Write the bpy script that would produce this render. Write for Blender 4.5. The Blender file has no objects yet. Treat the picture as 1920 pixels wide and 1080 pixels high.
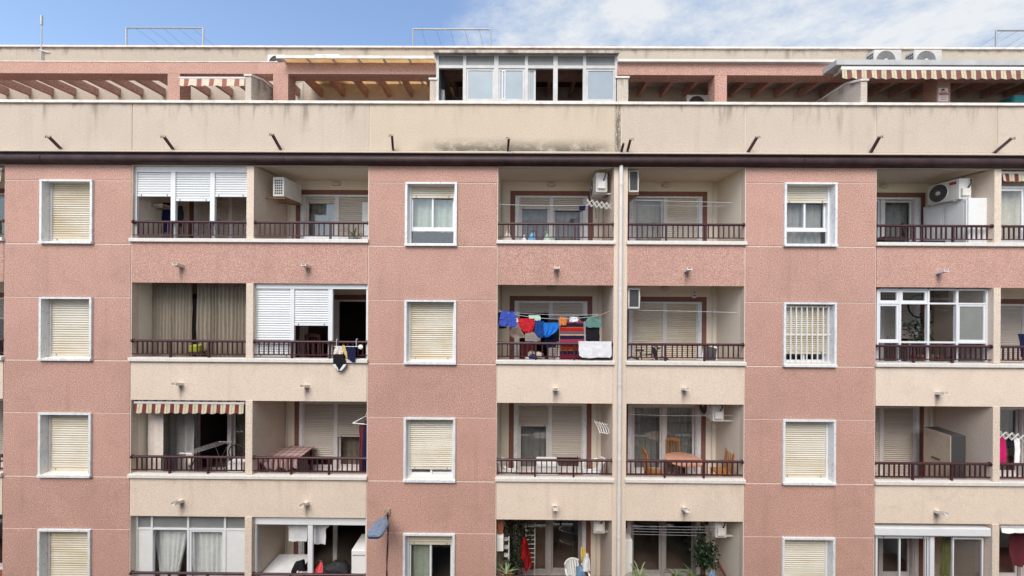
import bpy, bmesh, math, random
from mathutils import Vector, Matrix, noise
random.seed(11)
PI = math.pi
scene = bpy.context.scene
C = scene.collection

# ---------------------------------------------------------------- camera
F_PX, CX, CY = 720.0, 970.0, 546.0          # focal length and principal point, in 1920-px units
D_CAM, Z_CAM = 9.49, 12.0                   # across the street, fourth floor
YAW, ROLL = math.radians(0.34), math.radians(0.36)
CAM = Vector((0, -D_CAM, Z_CAM))
FWD = Vector((-math.sin(YAW), math.cos(YAW), 0))
R0 = Vector((math.cos(YAW), math.sin(YAW), 0))
UP0 = Vector((0, 0, 1))
RT = R0 * math.cos(ROLL) + UP0 * math.sin(ROLL)
UPV = UP0 * math.cos(ROLL) - R0 * math.sin(ROLL)
cd = bpy.data.cameras.new('camera')
cam = bpy.data.objects.new('camera', cd); C.objects.link(cam)
m3 = Matrix((RT, UPV, -FWD)).transposed()
cam.matrix_world = Matrix.Translation(CAM) @ m3.to_4x4()
cd.sensor_fit = 'HORIZONTAL'; cd.sensor_width = 36.0
cd.lens = F_PX / 1920 * 36.0
cd.shift_x = (960 - CX) / 1920; cd.shift_y = (CY - 540) / 1920
cd.clip_start = 0.05; cd.clip_end = 2000
scene.camera = cam

# ---------------------------------------------------------------- sky, sun, exposure
world = bpy.data.worlds.new('World'); scene.world = world
world.use_nodes = True
wn, wl = world.node_tree.nodes, world.node_tree.links
for n in list(wn): wn.remove(n)
SUN_EL, SUN_AZ = math.radians(50), math.radians(192)     # azimuth clockwise from +Y
def wnode(t, **k):
    n = wn.new(t)
    for a, v in k.items(): setattr(n, a, v)
    return n
def wmath(op, a, b=None):
    n = wnode('ShaderNodeMath', operation=op)
    for i, v in enumerate((a, b)):
        if v is None: continue
        if isinstance(v, (int, float)): n.inputs[i].default_value = v
        else: wl.new(v, n.inputs[i])
    return n.outputs[0]
sky = wnode('ShaderNodeTexSky', sky_type='NISHITA', sun_disc=False, sun_elevation=SUN_EL, sun_rotation=SUN_AZ,
            altitude=20, air_density=1.0, dust_density=2.0, ozone_density=1.5)
bg_sky = wnode('ShaderNodeBackground'); bg_sky.inputs['Strength'].default_value = 0.118
wl.new(sky.outputs[0], bg_sky.inputs['Color'])
tc = wnode('ShaderNodeTexCoord')
sep = wnode('ShaderNodeSeparateXYZ'); wl.new(tc.outputs['Generated'], sep.inputs[0])
zz = wmath('ADD', wmath('MAXIMUM', sep.outputs[2], 0.0), 0.12)
u = wmath('DIVIDE', sep.outputs[0], zz); v = wmath('DIVIDE', sep.outputs[1], zz)
comb = wnode('ShaderNodeCombineXYZ')
wl.new(u, comb.inputs[0]); wl.new(v, comb.inputs[1])
mp = wnode('ShaderNodeMapping'); mp.inputs['Rotation'].default_value = (0, 0, 0.5); mp.inputs['Scale'].default_value = (1.0, 1.15, 1)
mp.inputs['Location'].default_value = (3.1, 0.4, 0)
wl.new(comb.outputs[0], mp.inputs[0])
n1 = wnode('ShaderNodeTexNoise'); n1.inputs['Scale'].default_value = 2.7; n1.inputs['Detail'].default_value = 11
n1.inputs['Roughness'].default_value = 0.62; n1.inputs['Distortion'].default_value = 0.35
wl.new(mp.outputs[0], n1.inputs['Vector'])
bias = wmath('MULTIPLY', wmath('MINIMUM', wmath('MAXIMUM', wmath('ADD', u, 0.25), -0.45), 0.55), 0.95)
cov = wmath('ADD', n1.outputs['Fac'], bias)
ramp = wnode('ShaderNodeMapRange', interpolation_type='SMOOTHSTEP')
ramp.inputs['From Min'].default_value = 0.44; ramp.inputs['From Max'].default_value = 0.80
wl.new(cov, ramp.inputs['Value'])
n2 = wnode('ShaderNodeTexNoise'); n2.inputs['Scale'].default_value = 2.6; n2.inputs['Detail'].default_value = 10; n2.inputs['Roughness'].default_value = 0.68
wl.new(mp.outputs[0], n2.inputs['Vector'])
crp = wnode('ShaderNodeValToRGB')
crp.color_ramp.elements[0].position = 0.36; crp.color_ramp.elements[0].color = (0.46, 0.60, 0.82, 1)
crp.color_ramp.elements[1].position = 0.58; crp.color_ramp.elements[1].color = (0.93, 0.95, 0.97, 1)
wl.new(n2.outputs['Fac'], crp.inputs[0])
bg_cl = wnode('ShaderNodeBackground'); bg_cl.inputs['Strength'].default_value = 0.395
wl.new(crp.outputs[0], bg_cl.inputs['Color'])
mixs = wnode('ShaderNodeMixShader')
wl.new(wmath('MULTIPLY', ramp.outputs[0], 0.94), mixs.inputs[0]); wl.new(bg_sky.outputs[0], mixs.inputs[1]); wl.new(bg_cl.outputs[0], mixs.inputs[2])
wout = wnode('ShaderNodeOutputWorld'); wl.new(mixs.outputs[0], wout.inputs[0])

ld = bpy.data.lights.new('sun', 'SUN'); ld.energy = 1.5; ld.angle = math.radians(36); ld.color = (1.0, 0.95, 0.875)
sun = bpy.data.objects.new('sun', ld); C.objects.link(sun)
to_sun = Vector((math.sin(SUN_AZ) * math.cos(SUN_EL), math.cos(SUN_AZ) * math.cos(SUN_EL), math.sin(SUN_EL)))
sun.rotation_euler = to_sun.to_track_quat('Z', 'Y').to_euler(); sun.location = (0, -20, 40)
scene.view_settings.view_transform = 'Standard'; scene.view_settings.look = 'None'
scene.view_settings.exposure = 1.25; scene.view_settings.gamma = 1.0
scene.cycles.use_denoising = True
scene.cycles.max_bounces = 12; scene.cycles.diffuse_bounces = 8; scene.cycles.transparent_max_bounces = 12

# ---------------------------------------------------------------- pixel <-> place
def P(px, py, Y=0.0):
    """the point of the vertical plane at depth Y seen at that place of the picture"""
    d = FWD + RT * ((px - CX) / F_PX) - UPV * ((py - CY) / F_PX)
    t = (Y - CAM.y) / d.y
    return CAM + d * t
def X(px, Y=0.0, py=600): return P(px, py, Y).x
def Z(py, Y=0.0, px=1040): return P(px, py, Y).z
def RC(x0, y0, x1, y1, Y=0.0):
    """picture rectangle at depth Y -> X0, X1, Z0, Z1"""
    ym, xm = (y0 + y1) / 2, (x0 + x1) / 2
    return P(x0, ym, Y).x, P(x1, ym, Y).x, P(xm, y1, Y).z, P(xm, y0, Y).z

# ---------------------------------------------------------------- materials
MATS = {}
def nodes_of(m):
    m.use_nodes = True
    nt = m.node_tree
    return nt, nt.nodes, nt.links, nt.nodes['Principled BSDF']
def setc(b, col, rough=0.6, metal=0.0, spec=0.5):
    b.inputs['Base Color'].default_value = (*col, 1); b.inputs['Roughness'].default_value = rough
    b.inputs['Metallic'].default_value = metal; b.inputs['Specular IOR Level'].default_value = spec
class NB:
    """small node builder"""
    def __init__(s, nt): s.nt, s.n, s.l = nt, nt.nodes, nt.links
    def new(s, t, **k):
        n = s.n.new(t)
        for a, v in k.items(): setattr(n, a, v)
        return n
    def put(s, sock, v):
        if isinstance(v, (int, float)): sock.default_value = v
        elif isinstance(v, tuple): sock.default_value = v if len(v) == len(sock.default_value) else (*v, 1)
        else: s.l.new(v, sock)
    def pos(s): return s.new('ShaderNodeNewGeometry').outputs['Position']
    def obj(s): return s.new('ShaderNodeTexCoord').outputs['Object']
    def rnd(s): return s.new('ShaderNodeObjectInfo').outputs['Random']
    def mapv(s, v, scale=(1, 1, 1), loc=(0, 0, 0), rot=(0, 0, 0)):
        m = s.new('ShaderNodeMapping'); s.put(m.inputs[0], v)
        m.inputs['Scale'].default_value = scale; m.inputs['Location'].default_value = loc; m.inputs['Rotation'].default_value = rot
        return m.outputs[0]
    def noise(s, v, scale, detail=4, rough=0.6, dist=0.0):
        n = s.new('ShaderNodeTexNoise'); s.put(n.inputs['Vector'], v)
        n.inputs['Scale'].default_value = scale; n.inputs['Detail'].default_value = detail
        n.inputs['Roughness'].default_value = rough; n.inputs['Distortion'].default_value = dist
        return n.outputs['Fac']
    def mr(s, v, a, b, c=0.0, d=1.0):
        n = s.new('ShaderNodeMapRange', interpolation_type='SMOOTHSTEP'); s.put(n.inputs['Value'], v)
        for k, x in zip(('From Min', 'From Max', 'To Min', 'To Max'), (a, b, c, d)): n.inputs[k].default_value = x
        return n.outputs[0]
    def math(s, op, a, b=0.0):
        n = s.new('ShaderNodeMath', operation=op); s.put(n.inputs[0], a); s.put(n.inputs[1], b); return n.outputs[0]
    def mix(s, f, a, b, mode='MIX'):
        n = s.new('ShaderNodeMix', data_type='RGBA', blend_type=mode)
        s.put(n.inputs[0], f); s.put(n.inputs[6], a); s.put(n.inputs[7], b); return n.outputs[2]
    def ramp(s, f, stops, interp='LINEAR'):
        n = s.new('ShaderNodeValToRGB'); s.put(n.inputs[0], f)
        cr = n.color_ramp; cr.interpolation = interp
        while len(cr.elements) < len(stops): cr.elements.new(0.5)
        for e, (p, c) in zip(cr.elements, stops): e.position = p; e.color = (*c, 1)
        return n.outputs[0]
    def sep(s, v):
        n = s.new('ShaderNodeSeparateXYZ'); s.put(n.inputs[0], v); return n.outputs
    def bump(s, b, h, strength=0.3, dist=0.01):
        n = s.new('ShaderNodeBump'); n.inputs['Strength'].default_value = strength; n.inputs['Distance'].default_value = dist
        s.put(n.inputs['Height'], h); s.l.new(n.outputs[0], b.inputs['Normal'])
def mat(name, col, rough=0.6, metal=0.0, spec=0.5, var=0.0, scale=6.0, grain=0.0, gscale=60.0):
    if name in MATS: return MATS[name]
    m = bpy.data.materials.new(name); nt, n, l, b = nodes_of(m); setc(b, col, rough, metal, spec)
    k = NB(nt); p = None
    if var:
        p = k.pos()
        f = k.noise(p, scale, 5, 0.65)
        dark = tuple(c * (1 - var) for c in col); light = tuple(min(1, c * (1 + var)) for c in col)
        c = k.ramp(f, [(0.3, dark), (0.7, light)])
        l.new(c, b.inputs['Base Color'])
    if grain:
        k.bump(b, k.noise(p or k.pos(), gscale, 3, 0.6), grain, 0.01)
    MATS[name] = m
    return m

def stucco(name, base, dark, light, streak=0.0, ztop=None, zspan=0.9, mold=None, rust=0.0, patch=0.14, scol=(0.10, 0.095, 0.085), sscale=4.2, drips=(), rain=0.0):
    """sprayed grit render: two sizes of speckle, cloudy discolouring, rain streaks that start under a coping"""
    m = bpy.data.materials.new(name); nt, n, l, b = nodes_of(m); setc(b, base, 0.92, 0, 0.25)
    k = NB(nt); p = k.pos()
    g1 = k.noise(p, 37, 2, 0.75); g2 = k.noise(p, 100, 2, 0.7)
    g = k.math('ADD', k.math('MULTIPLY', g1, 0.65), k.math('MULTIPLY', g2, 0.35))
    c = k.ramp(g, [(0.38, dark), (0.5, base), (0.62, light)])
    big = k.noise(p, 0.9, 5, 0.62, 0.4)
    c = k.mix(k.mr(big, 0.35, 0.7, 0.0, patch), c, tuple(x * 0.62 for x in base))
    mid = k.noise(k.mapv(p, (1, 1, 0.5)), 3.2, 4, 0.6)
    c = k.mix(k.mr(mid, 0.5, 0.8, 0.0, patch), c, tuple(min(1, x * 1.22) for x in base))
    if streak and ztop is not None:
        z = k.sep(p)[2]
        drop = k.math('DIVIDE', k.math('SUBTRACT', ztop, z), zspan)
        st = k.noise(k.mapv(p, (1.0, 1.0, 0.10)), sscale, 5, 0.62)
        reach = k.mr(k.noise(k.mapv(p, (1, 1, 0.02)), 1.7, 3, 0.6), 0.42, 0.72, 0.08, 1.0)
        fade = k.mr(k.math('DIVIDE', drop, reach), 0.0, 1.0, 1.0, 0.0)
        f = k.math('MULTIPLY', k.mr(st, 0.42, 0.72, 0.0, streak), fade)
        c = k.mix(f, c, scol)
    if rain:
        rn = k.noise(k.mapv(p, (1.0, 1.0, 0.06), (1.7, 0, 5)), 3.4, 5, 0.62)
        c = k.mix(k.mr(rn, 0.52, 0.80, 0.0, rain), c, tuple(x * 0.5 for x in base))
        tint = k.rnd()
        c = k.mix(k.math('MULTIPLY', tint, 0.20), c, tuple(min(1, x * 1.35) for x in base))
        gr = k.noise(k.mapv(p, (1, 1, 1.3), (7, 0, 3)), 1.6, 6, 0.7, 0.8)
        c = k.mix(k.mr(gr, 0.52, 0.74, 0.0, rain), c, tuple(x * 0.68 for x in base))
    if drips:
        s = k.sep(p); dn = k.noise(k.mapv(p, (1.0, 1.0, 0.16)), 26, 4, 0.7); tot = None
        for dx_, dz_ in drips:
            side = k.mr(k.math('ABSOLUTE', k.math('SUBTRACT', s[0], dx_)), 0.015, 0.085, 1.0, 0.0)
            fall = k.math('MULTIPLY', k.mr(k.math('SUBTRACT', dz_, s[2]), 0.0, 0.03), k.mr(k.math('SUBTRACT', dz_, s[2]), 0.03, 0.52, 1.0, 0.0))
            q = k.math('MULTIPLY', side, fall); tot = q if tot is None else k.math('ADD', tot, q)
        c = k.mix(k.math('MULTIPLY', tot, k.mr(dn, 0.35, 0.65, 0.2, 0.8)), c, (0.13, 0.10, 0.075))
    if rust:
        st = k.noise(k.mapv(p, (1.0, 1.0, 0.07), (4.4, 0, 2)), 2.6, 4, 0.6)
        c = k.mix(k.mr(st, 0.58, 0.78, 0.0, rust), c, (0.36, 0.22, 0.11))
    if mold:
        x0, x1, z0, h = mold
        s = k.sep(p)
        nx = k.noise(k.mapv(p, (1, 1, 1.4)), 2.2, 7, 0.72, 0.5)
        up = k.mr(k.math('DIVIDE', k.math('SUBTRACT', s[2], z0), h), 0.0, 1.0, 1.0, 0.0)
        side = k.math('MULTIPLY', k.mr(s[0], x0, x0 + 1.2), k.mr(s[0], x1 - 0.5, x1 + 0.25, 1.0, 0.0))
        f = k.math('MULTIPLY', k.math('MULTIPLY', up, side), k.mr(nx, 0.30, 0.56, 0.0, 1.0))
        c = k.mix(k.math('MULTIPLY', f, 0.95), c, (0.105, 0.098, 0.075))
        # broken seam along the right-hand end
        crk = k.noise(k.mapv(p, (3.0, 1, 1)), 6.5, 8, 0.75, 1.0)
        seam = k.mr(k.math('ABSOLUTE', k.math('SUBTRACT', s[0], x1 + 0.09)), 0.02, 0.12, 1.0, 0.0)
        c = k.mix(k.math('MULTIPLY', seam, k.mr(crk, 0.38, 0.54, 0.0, 0.9)), c, (0.11, 0.10, 0.09))
    l.new(c, b.inputs['Base Color'])
    k.bump(b, g, 0.55, 0.012)
    MATS[name] = m
    return m
PINK, PINKD, PINKL = (0.435, 0.257, 0.207), (0.258, 0.126, 0.10), (0.64, 0.446, 0.375)
SPOUTS = [[(340, 501), (577, 502), (1043, 507), (1287, 510), (1759, 513)], [(339, 722), (575, 726), (1041, 731), (1282, 731), (1757, 739)], [(340, 941), (575, 945), (1040, 951), (1282, 954), (1755, 960)]]
DRIP = [[(P(a, b, 0).x, P(a, b, 0).z) for a, b in row] for row in SPOUTS]
CREAM, CREAMD, CREAML = (0.635, 0.53, 0.435), (0.52, 0.425, 0.34), (0.71, 0.61, 0.515)
stucco('pink_render', PINK, PINKD, PINKL, patch=0.26, rain=0.34)
stucco('pink_spandrel', PINK, PINKD, PINKL, patch=0.26, rain=0.26, drips=DRIP[0])
stucco('cream_render', CREAM, CREAMD, CREAML, rust=0.28)
stucco('cream_inner', (0.73, 0.66, 0.54), (0.67, 0.60, 0.485), (0.78, 0.71, 0.59), patch=0.10)
mat('joint', (0.72, 0.62, 0.54), 0.85, var=0.08, scale=20)
mat('stone_sill', (0.62, 0.59, 0.545), 0.55, var=0.10, scale=14)
mat('cap_stone', (0.66, 0.61, 0.56), 0.7, var=0.22, scale=5)
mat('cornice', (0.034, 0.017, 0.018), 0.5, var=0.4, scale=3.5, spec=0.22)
mat('rail', (0.048, 0.013, 0.018), 0.42, var=0.2, scale=11)
mat('iron', (0.05, 0.022, 0.02), 0.55, var=0.3, scale=30)
mat('rust_tip', (0.32, 0.22, 0.16), 0.7, var=0.3, scale=30)
mat('white_alu', (0.66, 0.675, 0.69), 0.38, var=0.04, scale=8)
mat('white_pvc', (0.66, 0.665, 0.66), 0.42, var=0.05, scale=7)
mat('alu_dull', (0.56, 0.54, 0.53), 0.5, var=0.10, scale=9)
mat('pipe_white', (0.60, 0.575, 0.54), 0.5, var=0.08, scale=4)
mat('brown_band', (0.20, 0.088, 0.066), 0.9, var=0.15, scale=12)
mat('terracotta', (0.21, 0.062, 0.045), 0.7, var=0.25, scale=6)
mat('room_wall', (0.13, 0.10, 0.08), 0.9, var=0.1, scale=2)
mat('dark_wood', (0.09, 0.035, 0.022), 0.5, var=0.25, scale=14)
mat('pine', (0.24, 0.12, 0.055), 0.5, var=0.22, scale=15)
mat('orange_wood', (0.34, 0.145, 0.045), 0.45, var=0.2, scale=15)
mat('table_top', (0.52, 0.27, 0.19), 0.4, var=0.12, scale=10)
mat('plastic_white', (0.70, 0.69, 0.67), 0.4, var=0.05, scale=12)
mat('appliance', (0.74, 0.74, 0.72), 0.35, var=0.04, scale=5)
mat('ac_white', (0.66, 0.64, 0.60), 0.45, var=0.08, scale=5)
mat('black', (0.012, 0.012, 0.013), 0.6)
mat('dark_grey', (0.045, 0.045, 0.048), 0.55, var=0.15, scale=20)
mat('mid_grey', (0.20, 0.20, 0.20), 0.55)
mat('grey_metal', (0.36, 0.37, 0.38), 0.4, 0.6, var=0.1, scale=12)
mat('ac_grey', (0.46, 0.455, 0.44), 0.5, var=0.1, scale=5)
mat('pale_wood', (0.43, 0.36, 0.28), 0.55, var=0.12, scale=8)
mat('grey_pane', (0.20, 0.21, 0.195), 0.25, var=0.1, scale=2)
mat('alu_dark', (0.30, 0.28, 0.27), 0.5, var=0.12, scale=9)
mat('alu_aged', (0.47, 0.47, 0.465), 0.5, var=0.14, scale=4)
mat('shaded_wall', (0.26, 0.19, 0.125), 0.9, var=0.12, scale=3)  # back wall of one glazed bay, shade of the interior put into its colour
mat('grey_slab', (0.40, 0.41, 0.41), 0.5, var=0.12, scale=3)
mat('frosted', (0.27, 0.325, 0.37), 0.28, var=0.08, scale=1.5)
mat('grey_blind', (0.19, 0.20, 0.20), 0.45, var=0.12, scale=3)
mat('lamp_blue', (0.145, 0.195, 0.275), 0.45, var=0.3, scale=16)
mat('lamp_navy', (0.02, 0.035, 0.09), 0.4)
mat('pot', (0.32, 0.10, 0.055), 0.8, var=0.15, scale=20)
mat('leaf_dark', (0.012, 0.028, 0.010), 0.5, var=0.5, scale=20)
mat('leaf_mid', (0.06, 0.115, 0.035), 0.5, var=0.45, scale=18)
mat('leaf_pale', (0.20, 0.27, 0.13), 0.5, var=0.35, scale=18)
mat('asphalt', (0.05, 0.05, 0.052), 0.9, var=0.2, scale=3, grain=0.3)
mat('paving', (0.34, 0.32, 0.29), 0.9, var=0.12, scale=4)
mat('opp_wall', (0.60, 0.56, 0.49), 0.9, var=0.12, scale=1.5)
mat('opp_trim', (0.70, 0.67, 0.62), 0.8, var=0.08, scale=4)
mat('bulb', (0.55, 0.50, 0.42), 0.35)
mat('red_logo', (0.42, 0.03, 0.03), 0.5)
mat('sign_white', (0.72, 0.70, 0.70), 0.5)
mat('sign_red', (0.36, 0.10, 0.11), 0.5)
for nm, col in dict(cl_violet=(0.045, 0.075, 0.36), cl_red=(0.42, 0.018, 0.025), cl_navy=(0.012, 0.05, 0.21), cl_blue=(0.015, 0.14, 0.50),
                    cl_beige=(0.40, 0.31, 0.25), cl_offwhite=(0.62, 0.55, 0.49), cl_white=(0.64, 0.645, 0.66), cl_black=(0.012, 0.011, 0.014),
                    cl_green=(0.10, 0.20, 0.17), cl_orange=(0.55, 0.19, 0.06), cl_darknavy=(0.012, 0.014, 0.05), cl_pink=(0.50, 0.015, 0.13),
                    cl_coral=(0.72, 0.10, 0.11), cl_maroon=(0.11, 0.022, 0.03), cl_teal=(0.02, 0.11, 0.12), cl_lime=(0.34, 0.40, 0.04),
                    cl_sky=(0.16, 0.38, 0.60), cl_mint=(0.45, 0.62, 0.50), cl_denim=(0.13, 0.22, 0.33), cl_olive=(0.13, 0.135, 0.055),
                    cl_yellow=(0.55, 0.42, 0.12), cl_plaid=(0.42, 0.25, 0.24), cl_deepred=(0.27, 0.010, 0.012),
                    cur_taupe=(0.25, 0.215, 0.17), cur_grey=(0.30, 0.30, 0.29), cur_cream=(0.58, 0.55, 0.47), cur_green=(0.40, 0.44, 0.36),
                    cur_white=(0.80, 0.80, 0.80), cur_brown=(0.20, 0.145, 0.10), cur_sheet=(0.62, 0.55, 0.50)).items():
    mat(nm, col, 0.9, 0, 0.15, var=0.10, scale=9, grain=0.25, gscale=25)

def special_mats():
    # glass pane: mirror by angle over clear
    m = bpy.data.materials.new('glass'); nt, n, l, b = nodes_of(m); k = NB(nt); n.remove(b)
    lw = k.new('ShaderNodeLayerWeight'); lw.inputs['Blend'].default_value = 0.5
    fz = k.math('ADD', k.math('MULTIPLY', k.math('POWER', lw.outputs['Facing'], 4.0), 0.9), 0.055)
    tr = k.new('ShaderNodeBsdfTransparent'); tr.inputs[0].default_value = (0.93, 0.94, 0.935, 1)
    gl = k.new('ShaderNodeBsdfGlossy'); gl.inputs['Roughness'].default_value = 0.015; gl.inputs[0].default_value = (0.95, 0.97, 1, 1)
    mx = k.new('ShaderNodeMixShader'); l.new(fz, mx.inputs[0])
    l.new(tr.outputs[0], mx.inputs[1]); l.new(gl.outputs[0], mx.inputs[2])
    l.new(mx.outputs[0], n['Material Output'].inputs[0]); MATS['glass'] = m
    # veined grey-white marble of the window surrounds
    m = bpy.data.materials.new('marble'); nt, n, l, b = nodes_of(m); k = NB(nt); setc(b, (0.7, 0.7, 0.7), 0.4); p = k.pos()
    w = k.noise(k.mapv(p, (1, 1, 0.6), rot=(0.3, 0.5, 0.2)), 9, 6, 0.7, 1.6)
    c = k.ramp(w, [(0.34, (0.47, 0.50, 0.52)), (0.50, (0.66, 0.68, 0.69)), (0.75, (0.73, 0.74, 0.74))])
    l.new(c, b.inputs['Base Color']); MATS['marble'] = m
    # sun-yellowed roller shutter slats
    for nm, a, d in (('shutter_cream', (0.60, 0.565, 0.485), (0.50, 0.425, 0.30)), ('shutter_white', (0.66, 0.68, 0.69), (0.59, 0.615, 0.63)), ('shutter_taupe', (0.50, 0.455, 0.395), (0.43, 0.38, 0.32))):
        m = bpy.data.materials.new(nm); nt, n, l, b = nodes_of(m); k = NB(nt); setc(b, a, 0.5); p = k.pos()
        rv = k.new('ShaderNodeVectorMath', operation='ADD'); k.put(rv.inputs[0], p); l.new(k.math('MULTIPLY', k.rnd(), 37.0), rv.inputs[1]); p = rv.outputs[0]
        slat = k.noise(k.mapv(p, (0.25, 0.25, 9)), 2.0, 2, 0.6); cloud = k.noise(p, 1.3, 4, 0.6)
        f = k.mr(k.math('ADD', k.math('ADD', k.math('MULTIPLY', slat, 0.5), k.math('MULTIPLY', cloud, 0.55)), k.math('MULTIPLY', k.rnd(), 0.14)), 0.48, 0.76)
        c = k.mix(f, a, d)
        l.new(c, b.inputs['Base Color']); MATS[nm] = m
    # awning stripes
    def stripes(nm, period, stops, off=0.0):
        m = bpy.data.materials.new(nm); nt, n, l, b = nodes_of(m); k = NB(nt); setc(b, (0.5, 0.3, 0.2), 0.9, 0, 0.1)
        x = k.sep(k.pos())[0]
        f = k.math('FRACT', k.math('DIVIDE', k.math('ADD', x, 50.0 + off), period))
        c = k.ramp(f, stops, 'CONSTANT')
        c = k.mix(k.mr(k.noise(k.pos(), 7, 4), 0.4, 0.8, 0, 0.35), c, (0.25, 0.2, 0.14), 'MULTIPLY')
        l.new(c, b.inputs['Base Color']); MATS[nm] = m
    YL, MR, GR = (0.52, 0.46, 0.33), (0.16, 0.04, 0.045), (0.36, 0.37, 0.20)
    stripes('awning_stripe', 0.232, [(0.0, MR), (0.42, YL), (0.64, GR), (0.72, YL)])
    stripes('awning_stripe_big', 0.25, [(0.0, (0.19, 0.085, 0.08)), (0.50, YL), (0.70, GR), (0.78, YL)])
    stripes('awning_faded', 0.33, [(0.0, (0.30, 0.13, 0.10)), (0.38, (0.62, 0.52, 0.42))])
    # striped blanket (stripes run along it)
    m = bpy.data.materials.new('blanket'); nt, n, l, b = nodes_of(m); k = NB(nt); setc(b, (0.4, 0.1, 0.1), 0.95, 0, 0.1)
    g = k.new('ShaderNodeTexCoord').outputs['Generated']
    f = k.math('ADD', k.sep(g)[2], k.math('MULTIPLY', k.noise(g, 3, 2), 0.02))
    NV, RD, PK, OR_, TN, GRY, MG = (0.016, 0.012, 0.03), (0.34, 0.014, 0.014), (0.25, 0.035, 0.075), (0.40, 0.085, 0.015), (0.42, 0.27, 0.19), (0.11, 0.085, 0.10), (0.17, 0.008, 0.03)
    c = k.ramp(f, [(0.0, MG), (0.16, NV), (0.245, OR_), (0.28, NV), (0.30, OR_), (0.345, MG), (0.46, PK), (0.54, NV), (0.635, TN), (0.67, GRY), (0.745, RD), (0.83, OR_), (0.855, NV), (0.95, PK)], 'CONSTANT')
    l.new(c, b.inputs['Base Color']); MATS['blanket'] = m
    # translucent yellow roof sheet
    m = bpy.data.materials.new('yellow_sheet'); nt, n, l, b = nodes_of(m); k = NB(nt); n.remove(b)
    df = k.new('ShaderNodeBsdfDiffuse'); tl = k.new('ShaderNodeBsdfTranslucent')
    c = k.ramp(k.noise(k.pos(), 4, 4), [(0.3, (0.74, 0.56, 0.36)), (0.7, (0.86, 0.72, 0.50))])
    l.new(c, df.inputs[0]); l.new(c, tl.inputs[0])
    mx = k.new('ShaderNodeMixShader'); mx.inputs[0].default_value = 0.7
    l.new(df.outputs[0], mx.inputs[1]); l.new(tl.outputs[0], mx.inputs[2]); l.new(mx.outputs[0], n['Material Output'].inputs[0]); MATS['yellow_sheet'] = m
    # checked table cloth
    m = bpy.data.materials.new('check_cloth'); nt, n, l, b = nodes_of(m); k = NB(nt); setc(b, (0.5, 0.3, 0.3), 0.9, 0, 0.1)
    s = k.sep(k.pos())
    fx = k.math('GREATER_THAN', k.math('FRACT', k.math('DIVIDE', k.math('ADD', s[0], 50), 0.17)), 0.62)
    fy = k.math('GREATER_THAN', k.math('FRACT', k.math('DIVIDE', k.math('ADD', s[1], 50), 0.17)), 0.62)
    c = k.mix(k.math('MULTIPLY', k.math('ADD', fx, fy), 0.45), (0.42, 0.32, 0.30), (0.23, 0.095, 0.09))
    l.new(c, b.inputs['Base Color']); MATS['check_cloth'] = m
special_mats()
ztp = Z(197)
for _r, _py in ((1, 683.5), (2, 903.5), (3, 1124.0)):
    stucco('cream_render_%d' % _r, CREAM, CREAMD, CREAML, streak=0.34, ztop=Z(_py), zspan=0.75, rust=0.2, scol=(0.27, 0.17, 0.09), sscale=2.3, rain=0.28, drips=DRIP[_r] if _r < 3 else ())
stucco('parapet_render', (0.49, 0.415, 0.345), (0.405, 0.335, 0.275), (0.565, 0.49, 0.415), streak=0.85, ztop=ztp, zspan=1.05, rain=0.28)
stucco('parapet_mold', (0.485, 0.41, 0.32), (0.40, 0.335, 0.255), (0.56, 0.485, 0.39), streak=0.55, ztop=ztp, zspan=0.8, rain=0.15, mold=(X(760, 0, 240), X(1152, 0, 240), Z(286), 0.42))
stucco('roof_render', (0.45, 0.385, 0.32), (0.37, 0.32, 0.255), (0.50, 0.45, 0.375), streak=0.7, ztop=Z(94, 1.95), zspan=0.55)
stucco('pillar_render', (0.50, 0.44, 0.37), (0.36, 0.32, 0.27), (0.60, 0.54, 0.47), streak=0.85, ztop=Z(147), zspan=1.2)

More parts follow.
